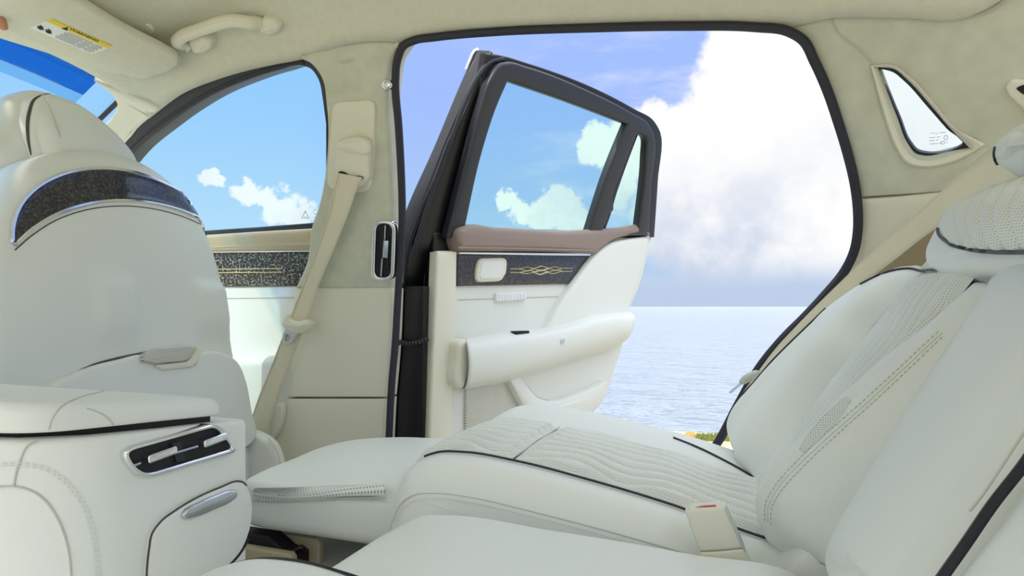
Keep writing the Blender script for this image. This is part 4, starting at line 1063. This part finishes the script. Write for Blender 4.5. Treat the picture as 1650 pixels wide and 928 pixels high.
# ================================================================== REAR CENTRE SEAT AND LEFT SEAT
cs = thing('seat', 'smooth ivory rear centre seat section between the two outer seats', 'car seat', (-.1, .54, -.42))
ctop = [(-.40, -.40), (-.398, -.31), (-.39, -.275), (-.365, -.256), (-.33, -.250), (-.2, -.252), (-.05, -.258), (.06, -.268), (.10, -.40)]
slab('seat_section', cr(ctop, 8, True), .42, .690, .022, M_lea, cs, mids=[(.5, .004), (.6, .004)])
cb_px = [(1760, 210), (1700, 282), (1650, 345), (1600, 422), (1560, 482), (1500, 575), (1450, 652), (1400, 732), (1360, 800), (1330, 850), (1314, 890), (1311, 920), (1330, 960), (1420, 1000), (1500, 960), (1570, 860), (1650, 735), (1750, 585), (1850, 440), (1850, 260)]
def crease(a, b, s): return 0
pillow('backrest_section', RB, resample([Vector(p+(0,)) for p in cr(RB.pts(cb_px, .0), 7, True)], 220), -.10, .004, M_lea, cs, rt=.045, rb=.01, crown=.012, spine=[RB.hit(1400, 910, 0), RB.hit(1770, 300, 0)], nin=16)
tube('crease_seam', [bw(x, y, .009) for x, y in ((1680, 655), (1650, 697), (1610, 758), (1575, 808), (1562, 824))], .0007, M_seam, cs)
tube('piping', [bw(x, y, .004) for x, y in ((1760, 590), (1700, 672), (1650, 748), (1600, 812), (1556, 876), (1518, 930), (1480, 985))], .0030, M_pipe, cs, label='dark piping along the inboard edge')
ls = thing('seat', 'ivory left rear seat of which only a bolster corner and back edge show', 'car seat', (-.1, .1, -.42))
lb = [(1524, 930), (1560, 878), (1604, 816), (1654, 750), (1704, 676), (1770, 590), (1900, 560, 1), (1900, 1100, 1), (1480, 1060, 1), (1490, 985)]
pillow('backrest', RB, resample([Vector(p+(0,)) for p in cr(RB.pts(lb, .0), 7, True)], 160), -.10, .0, M_lea, ls, rt=.02, rb=.01, crown=.01, nin=12)
ltop = [(-.43, -.40), (-.425, -.25), (-.40, -.215), (-.36, -.196), (-.31, -.190), (-.25, -.196), (-.18, -.21), (-.05, -.245), (.03, -.27), (.03, -.40)]
slab('cushion', cr(ltop, 8, True), -.05, .405, .03, M_lea, ls)
tube('piping', [Vector((x, .382, z+.0005)) for x, z in ((-.40, -.222), (-.37, -.203), (-.34, -.1945), (-.31, -.192), (-.27, -.195), (-.22, -.203), (-.15, -.220), (-.08, -.240))], .0022, M_pipe, ls, label='dark piping along the cushion edge')

# ================================================================== BELTS
bf = thing('seat_belt', 'cream front seat belt hanging diagonally from the centre pillar', 'seat belt', wall(430, 690, .03))
gp = fil([(535, 165, 14), (604, 160, 14), (602, 240, 60), (597, 308, 20), (560, 312, 20), (526, 302, 16), (530, 235, 60)])
adj = plate('height_adjuster', WU, WU.pts(gp, .018), .008, .018, M_plas, bf, bev=.004, label='cream sliding anchor cover')
ring = pillow('belt_guide', WU, WU.pts(fil([(541, 225, 8), (592, 224, 8), (592, 288, 14), (576, 303, 10), (548, 290, 12), (537, 270, 12)]), .04), .016, .042, M_plas, bf, rt=.012, rb=.004, crown=.006, label='cream belt guide loop')
pillow('guide_cap', WU, cr(WU.pts([(543, 229), (548, 226), (588, 228), (591, 236), (591, 247), (572, 247), (550, 242), (542, 236)], .05), 5, True), .03, .054, M_plas, ring, rt=.008, rb=.003, crown=.004)
plate('guide_slot', WU, cr(WU.pts([(546, 277), (551, 276), (566, 283), (580, 284), (584, 286), (581, 290), (566, 288), (549, 282)], .046), 5, True), .03, .049, M_void, ring)
LY = lambda x, y, o=.03: wall(x, y, o)
Le = [LY(546, 279, .052), LY(541, 296, .048), LY(530, 345, .045), LY(508, 410, .04), LY(481, 480, .04), LY(463, 525, .04), LY(440, 585, .04), LY(416, 645, .04), LY(398, 700, .04)]
Ri = [LY(584, 286, .052), LY(577, 300, .048), LY(563, 340, .045), LY(541, 395, .04), LY(512, 465, .04), LY(494, 520, .035), LY(474, 570, .03), LY(449, 640, .03), LY(430, 706, .03)]
ribbon('webbing', Le, Ri, M_belt, bf)
tube('webbing_edge', [p+Vector((0, -.001, 0)) for p in Le], .0012, M_belt, bf)
lt = pillow('latch_plate', WL, cr(WL.pts([(455, 512), (459, 507), (463, 513), (478, 518), (492, 515), (498, 519), (496, 526), (487, 535), (474, 538), (460, 532), (451, 523)], .06), 5, True), .034, .060, M_plas, bf, rt=.010, rb=.003, crown=.004, spine=[WL.hit(463, 522, .06), WL.hit(486, 525, .06)], label='grey-white plastic latch body')
plate('latch_tongue', WL, cr(WL.pts([(457, 533), (478, 538), (474, 545), (468, 553), (459, 554), (454, 549)], .05), 4, True), .044, .048, M_sil, lt, holes=[cr(WL.pts([(460, 539), (467, 541), (464, 550), (458, 548)], .05), 4, True)], bev=.001, label='metal tongue')
plate('anchor_cover', WL, cr(WL.pts([(437, 660), (452, 648), (449, 690), (428, 712), (420, 700)], .02), 4, True), .004, .02, M_plas, bf, bev=.006)

br = thing('seat_belt', 'cream rear seat belt running from behind the headrest down beside the right seat back', 'seat belt', onY(1262, 600, 1.24))
U = [onY(x, y, Y) for x, y, Y in ((1660, 196, 1.0), (1600, 236, 1.05), (1555, 273, 1.09), (1510, 314, 1.12), (1455, 364, 1.16), (1400, 411, 1.19), (1345, 463, 1.215), (1290, 518, 1.235), (1245, 567, 1.245), (1222, 598, 1.25))]
D = [onY(x, y, Y) for x, y, Y in ((1700, 240, .99), (1642, 284, 1.04), (1596, 314, 1.08), (1545, 346, 1.11), (1494, 378, 1.15), (1440, 420, 1.18), (1385, 462, 1.205), (1310, 530, 1.23), (1262, 580, 1.243), (1232, 612, 1.25))]
ribbon('webbing', U, D, M_belt, br)
lt2 = pillow('latch_plate', WL, cr(WL.pts([(1191, 617), (1195, 609), (1208, 601), (1222, 598), (1226, 603), (1220, 611), (1208, 616), (1196, 620)], .04), 5, True), .022, .042, M_grey, br, rt=.008, rb=.003, crown=.002, label='grey latch body', spine=[WL.hit(1200, 613, .04), WL.hit(1217, 605, .04)])
plate('latch_tongue', WL, WL.pts([(1174, 633), (1193, 616), (1197, 619), (1177, 635)], .04), .030, .034, M_sil, lt2, bev=.001, label='metal tongue')
ribbon('lap_webbing', [onY(x, y, 1.25) for x, y in ((1212, 612), (1195, 636), (1180, 660), (1174, 690))], [onY(x, y, 1.235) for x, y in ((1217, 616), (1202, 642), (1190, 668), (1186, 700))], M_belt, br)
# buckle standing between the seats
BF = Frame(onY(1160, 870, .715), (1, .06, .10), (-.22, .0, 1))
bk_ = thing('seat_belt_buckle', 'beige seat belt buckle with red edged top standing between the rear seats', 'buckle', onY(1175, 930, .715))
plate('buckle_body', BF, cr(BF.pts([(1110, 830, 1), (1113, 827.5), (1150, 818), (1176, 813.5, 1), (1186, 846), (1197, 880, 1), (1160, 888), (1126, 894, 1), (1117, 862)]), 5, True), -.022, .0, M_plas, bk_, bev=.003)
plate('buckle_cover', BF, cr(BF.pts([(1126, 895, 1), (1160, 889), (1197, 881, 1), (1204, 905), (1212, 935, 1), (1170, 940), (1140, 945, 1)]), 5, True), -.024, .001, M_plas, bk_, bev=.002)
plate('release_button', BF, cr(BF.pts([(1116, 827.5, 1), (1135, 821.5), (1160, 816, 1), (1160, 814, 1), (1135, 819), (1116, 825.5, 1)]), 4, True), -.006, -.003, M_red, bk_)
plate('buckle_edge', BF, cr(BF.pts([(1176, 814, 1), (1187, 846), (1199, 884, 1), (1196, 884, 1), (1185, 846), (1174, 815, 1)]), 4, True), -.02, .0015, M_sil, bk_, label='grey edge strip')

# ================================================================== SMALL FITTINGS
VF = WU
av = thing('air_vent', 'upright chrome-rimmed air vent on the centre pillar', 'air vent', wall(618, 455, .0))
def vrect(x0, y0, x1, y1, off): return [WU.hit(x, y, off) for x, y in ()]
vo2 = [(600, 376), (603, 362), (613, 356), (624, 356), (634, 362), (637, 376), (636, 430), (632, 446), (622, 453), (610, 452), (600, 444), (598, 430)]
vi2 = [(606, 378), (608, 368), (614, 362), (622, 362), (629, 367), (631, 378), (630, 430), (627, 441), (620, 446), (612, 445), (606, 439), (604, 428)]
VO2 = fil([(601, 355, 16), (638, 355, 16), (635, 454, 16), (597, 454, 16)]); VI2 = fil([(606, 361, 12), (632, 361, 12), (629, 447, 12), (603, 447, 12)])
plate('vent_rim', WU, WU.pts(VO2, .018), .006, .020, M_chr, av, holes=[WU.pts(VI2, .018)], bev=.004)
plate('vent_cavity', WU, WU.pts(VI2, .012), .004, .011, M_void, av)
for q in (((621, 363), (620, 386)), ((616, 416), (614, 445))):
    tube('vent_blade', [WU.hw(x, y, .015) for x, y in q], .0018, M_sil, av, straight=True)
plate('vent_tab', WU, cr(WU.pts([(618, 387, 1), (626, 388, 1), (624, 416, 1), (616, 415, 1)], .018), 3, True), .010, .019, M_sil, av, bev=.002)
for kx in (609, 626):
    tube('vent_slat', [WU.hw(kx, 372, .0125), WU.hw(kx-1, 436, .0125)], .0012, M_rub, av)
lamp = thing('coat_hook', 'small round silver coat hook at the pillar edge beside the doorway', 'hook', wall(625, 140, .01))
pillow('hook_button', WU, rrect(*WU.hit(624, 136.5, .02), .021, .021, .0104), .006, .022, M_chr, lamp, rt=.008, rb=.002, crown=.003)
plate('hook_base', WU, rrect(*WU.hit(622.5, 136.5, .01), .026, .024, .0118), .004, .012, M_sil, lamp, bev=.003)
# grab handle on the roof rail
def ceilpt(px, py, lift=0.0):      # point on the roof lining
    o = Vector((0, 0, 0)); r = ray(px, py)
    return CEIL(px, py)+lift*Vector((0, -.7, -.7))
from mathutils.bvhtree import BVHTree
_bm = bmesh.new(); _bm.from_mesh(ceil.data); _tree = BVHTree.FromBMesh(_bm)
def CEIL(px, py):
    r = ray(px, py).normalized(); h = _tree.ray_cast(Vector((0, 0, CZ))-ORG[ceil], r)
    if h[0] is None: return r*1.45
    return h[0]+ORG[ceil]-Z0
gh = thing('grab_handle', 'beige folding grab handle on the roof lining above the front window', 'grab handle', CEIL(372, 60)+Vector((0, 0, -.02)))
gpts = [(316, 76), (309, 70), (306, 62), (313, 54), (332, 46), (355, 38), (378, 31), (400, 28), (418, 31), (431, 38), (438, 46)]
GP = [CEIL(x, y)+Vector((.0, -.034 if 2 <= k <= 8 else -.016, -.022 if 2 <= k <= 8 else -.010)) for k, (x, y) in enumerate(gpts)]
tube('grip', GP, lambda t: .0135 if .12 < t < .9 else .0115, M_plas, gh, seg=14)
gn = Vector((0, -.6, -.8)).normalized()
for ctr, px in (((320, 72), [(299, 62, 8), (324, 55, 10), (341, 66, 8), (341, 80, 9), (328, 87, 8), (311, 87, 8)]), ((436, 45), [(420, 30, 6), (440, 32, 10), (452, 44, 8), (448, 54, 8), (430, 58, 8), (419, 50, 8)])):
    GF = Frame(CEIL(*ctr), Vector((1, 0, 0)), gn.cross(Vector((1, 0, 0))))
    pillow('handle_mount', GF, GF.pts(fil(px), .024), -.004, .028, M_plas, gh, rt=.012, rb=.002, crown=.003, nin=8)
stitches('stitching', [[p+Vector((-.0, -.0125, -.005)) for p in cr(GP, 4)[10:34]]], gh)
tube('handle_shadow_gap', [CEIL(x, y)+Vector((0, -.006, -.0045)) for x, y in ((296, 66), (294, 56), (305, 47), (350, 31), (395, 20), (425, 23), (448, 36), (451, 46))], .0016, M_seam, gh)
bt2 = thing('roof_button', 'tiny round beige fixing button on the roof lining beside the grab handle', 'button', CEIL(240, 42))
nrm_ = Vector((0, -.55, -.84)).normalized(); cbt = CEIL(240, 42)+nrm_*.007
BTF = Frame(cbt, Vector((1, 0, 0)), nrm_.cross(Vector((1, 0, 0))))
plate('button_rim', BTF, rrect(0, 0, .026, .026, .0129), -.004, .004, M_plas, bt2, bev=.002)
plate('button_centre', BTF, rrect(0, 0, .010, .010, .0049), .002, .0052, M_lea, bt2, bev=.001)
# sun visor
va = onY(284, 97, 1.05); vb_ = onX(120, -2, va.x); vc = onX(188, 128, -1.363)
vn = (vb_-va).cross(vc-va).normalized()
if vn.z > 0: vn = -vn
vu = (vb_-va).normalized(); VS = Frame(va, vn.cross(vu).cross(vn) if False else vu, vn.cross(vu))
visor = thing('sun_visor', 'beige sun visor folded up against the roof, carrying a yellow warning label', 'sun visor', VS.hw(120, 70, .0))
vis_px = [(-200, -175), (60, -35), (120, -2), (200, 46), (270, 82), (286, 92), (288, 102), (276, 113), (250, 122), (228, 126), (206, 122), (196, 117, 1), (188, 120, 1), (100, 92), (0, 61), (-200, -5, 1), (-330, -60, 1)]
pillow('visor_panel', VS, resample([Vector(p+(0,)) for p in cr(VS.pts(vis_px), 6, True)], 200), -.016, .004, M_head, visor, rt=.008, rb=.006, crown=.001, spine=[VS.hit(230, 100), VS.hit(-180, -70)])
tube('visor_edge', [VS.hw(x, y, -.008) for x, y in ((60, -37), (120, -4), (200, 44), (270, 80), (287, 91), (289, 102))], .005, M_seam, visor)
lab = plate('warning_label', VS, VS.pts([(47.5, 44.5), (83, 31), (182, 74.5), (148, 87.5)], .006), .003, .006, M_white, visor, label='white and yellow printed warning label')
plate('label_band', VS, VS.pts([(75, 34.3), (83.5, 31.3), (181, 74.3), (172.5, 77.6)], .0065), .005, .0066, M_yel, lab, label='yellow band')
plate('label_border', VS, VS.pts([(46.5, 44.5), (83, 30.2), (183.5, 74.5), (148, 88.5)], .0045), .003, .0045, M_ink, lab)
A = VS.hit(120, 48.6, .007); B = VS.hit(160, 66.5, .007); dxy = Vector((B[0]-A[0], B[1]-A[1], 0)).normalized()
Cc_ = VS.hit(136, 57, .007)
hh = Vector(VS.hit(131, 52.2, .007)+(0,))-Vector(VS.hit(122, 55.6, .007)+(0,))
Wd = (Vector(VS.hit(160, 66.5, .007)+(0,))-Vector(VS.hit(112, 46, .007)+(0,))).length
sd = Vector((-dxy.y, dxy.x, 0)).dot(hh)
text('warning_word', 'WARNING', VS, Cc_[0], Cc_[1], .0067, Wd/4.9, M_ink, lab, dx=(dxy.x, dxy.y), flip=sd < 0, bold=.03)
plate('warning_triangle', VS, VS.pts([(99, 46), (110, 43.5), (108.5, 50)], .007), .0060, .0070, M_ink, lab)
seg = []
for k in range(7):
    f = .12+k*.125
    for (s0, s1) in ((.36, .66), (.69, .97)) if k % 2 else ((.38, .8), (.83, .95)):
        def lp(s, f): 
            a = Vector((75, 34.3)).lerp(Vector((47.5, 44.5)), f); b = Vector((172.5, 77.6)).lerp(Vector((148, 87.5)), f); return a.lerp(b, s)
        a = lp(s0, f); b = lp(s1, f); seg.append([VS.hw(a.x, a.y, .0064), VS.hw(b.x, b.y, .0064)])
lines('small_print', seg, .0005, M_gink, lab)
seg = []
for ox, oy in ((61, 42), (74, 48)):
    for pts in (((0, 0), (3, 3.5), (9, 4.5)), ((4, -1), (6, 4)), ((2, 2), (8, 1.5)), ((5, 3), (8, 6)), ((0, 2.5), (5, 5.5))):
        seg.append([VS.hw(ox+x, oy+y, .0066) for x, y in pts])
lines('label_pictogram', seg, .0014, M_ink, lab)
# recessed coat hook at the right edge
ch = thing('roof_anchor', 'pale oval roof fitting with dark slot at the upper rear of the quarter trim', 'roof fitting', CP.hw(1640, 170, .01))
plate('fitting_ring', CP, cr(CP.pts([(1621, 138), (1628, 130), (1650, 129), (1700, 130), (1720, 150), (1700, 190), (1660, 184), (1638, 165), (1624, 150)], .006), 6, True), -.0, .010, M_plas, ch, bev=.004)
plate('fitting_slot', CP, cr(CP.pts([(1638, 142), (1643, 139), (1680, 140), (1690, 155), (1660, 156), (1643, 148)], .011), 5, True), .006, .0108, M_void, ch)
# a hand at the visor edge: only one fingertip reaches the picture
def hand():
    tip = VS.hw(0, 50, .03); 
    H = thing('person', 'person in the front, only a bare fingertip showing at the sun visor', 'person', tip+Vector((-.02, -.08, .02)))
    V = []; E_ = []; R = []
    def v(p, r, parent=None):
        V.append(p); R.append(r)
        if parent is not None: E_.append((parent, len(V)-1))
        return len(V)-1
    ax = RGT; up = UP; dp = FWD
    tip = tip+RGT*.011+UP*-.004
    def at(x, y, z): return tip+ax*x+up*y+dp*z
    wrist = v(at(-.13, .17, -.02), .027); palm = v(at(-.09, .125, -.01), .030, wrist); fore = v(at(-.22, .24, -.05), .034, wrist); v(at(-.36, .34, -.10), .042, fore)
    for k, (dx, L) in enumerate(((0.0, 1.0), (-.022, 1.08), (-.044, 1.0), (-.064, .8))):
        kn = v(at(-.036+dx, .100+.012*(k == 1), .0+.002*k), .0105, palm)
        m1 = v(at(-.020+dx, .060-.01*(L-1), -.006), .0098, kn)
        m2 = v(at(-.008+dx, .028-.02*(L-1), -.004), .0090, m1)
        v(at(-.004+dx, .006+.05*(1-L), .004), .0078, m2)
    t1 = v(at(-.06, .105, -.045), .012, palm); t2 = v(at(-.035, .075, -.055), .0105, t1); v(at(-.022, .05, -.052), .009, t2)
    o0 = ORG[H]
    me = bpy.data.meshes.new('body'); me.from_pydata([tuple(p+Z0-o0) for p in V], E_, []); o = bpy.data.objects.new('body', me); COL.objects.link(o); o.parent = H; ORG[o] = o0
    md = o.modifiers.new('skin', 'SKIN')
    for i, r in enumerate(R): me.skin_vertices[0].data[i].radius = (r, r)
    me.skin_vertices[0].data[1].use_root = True
    s = o.modifiers.new('sub', 'SUBSURF'); s.levels = 2; s.render_levels = 2
    me.materials.append(M_skin); md.use_smooth_shade = True
try: hand()
except Exception as ex: print('hand', ex)
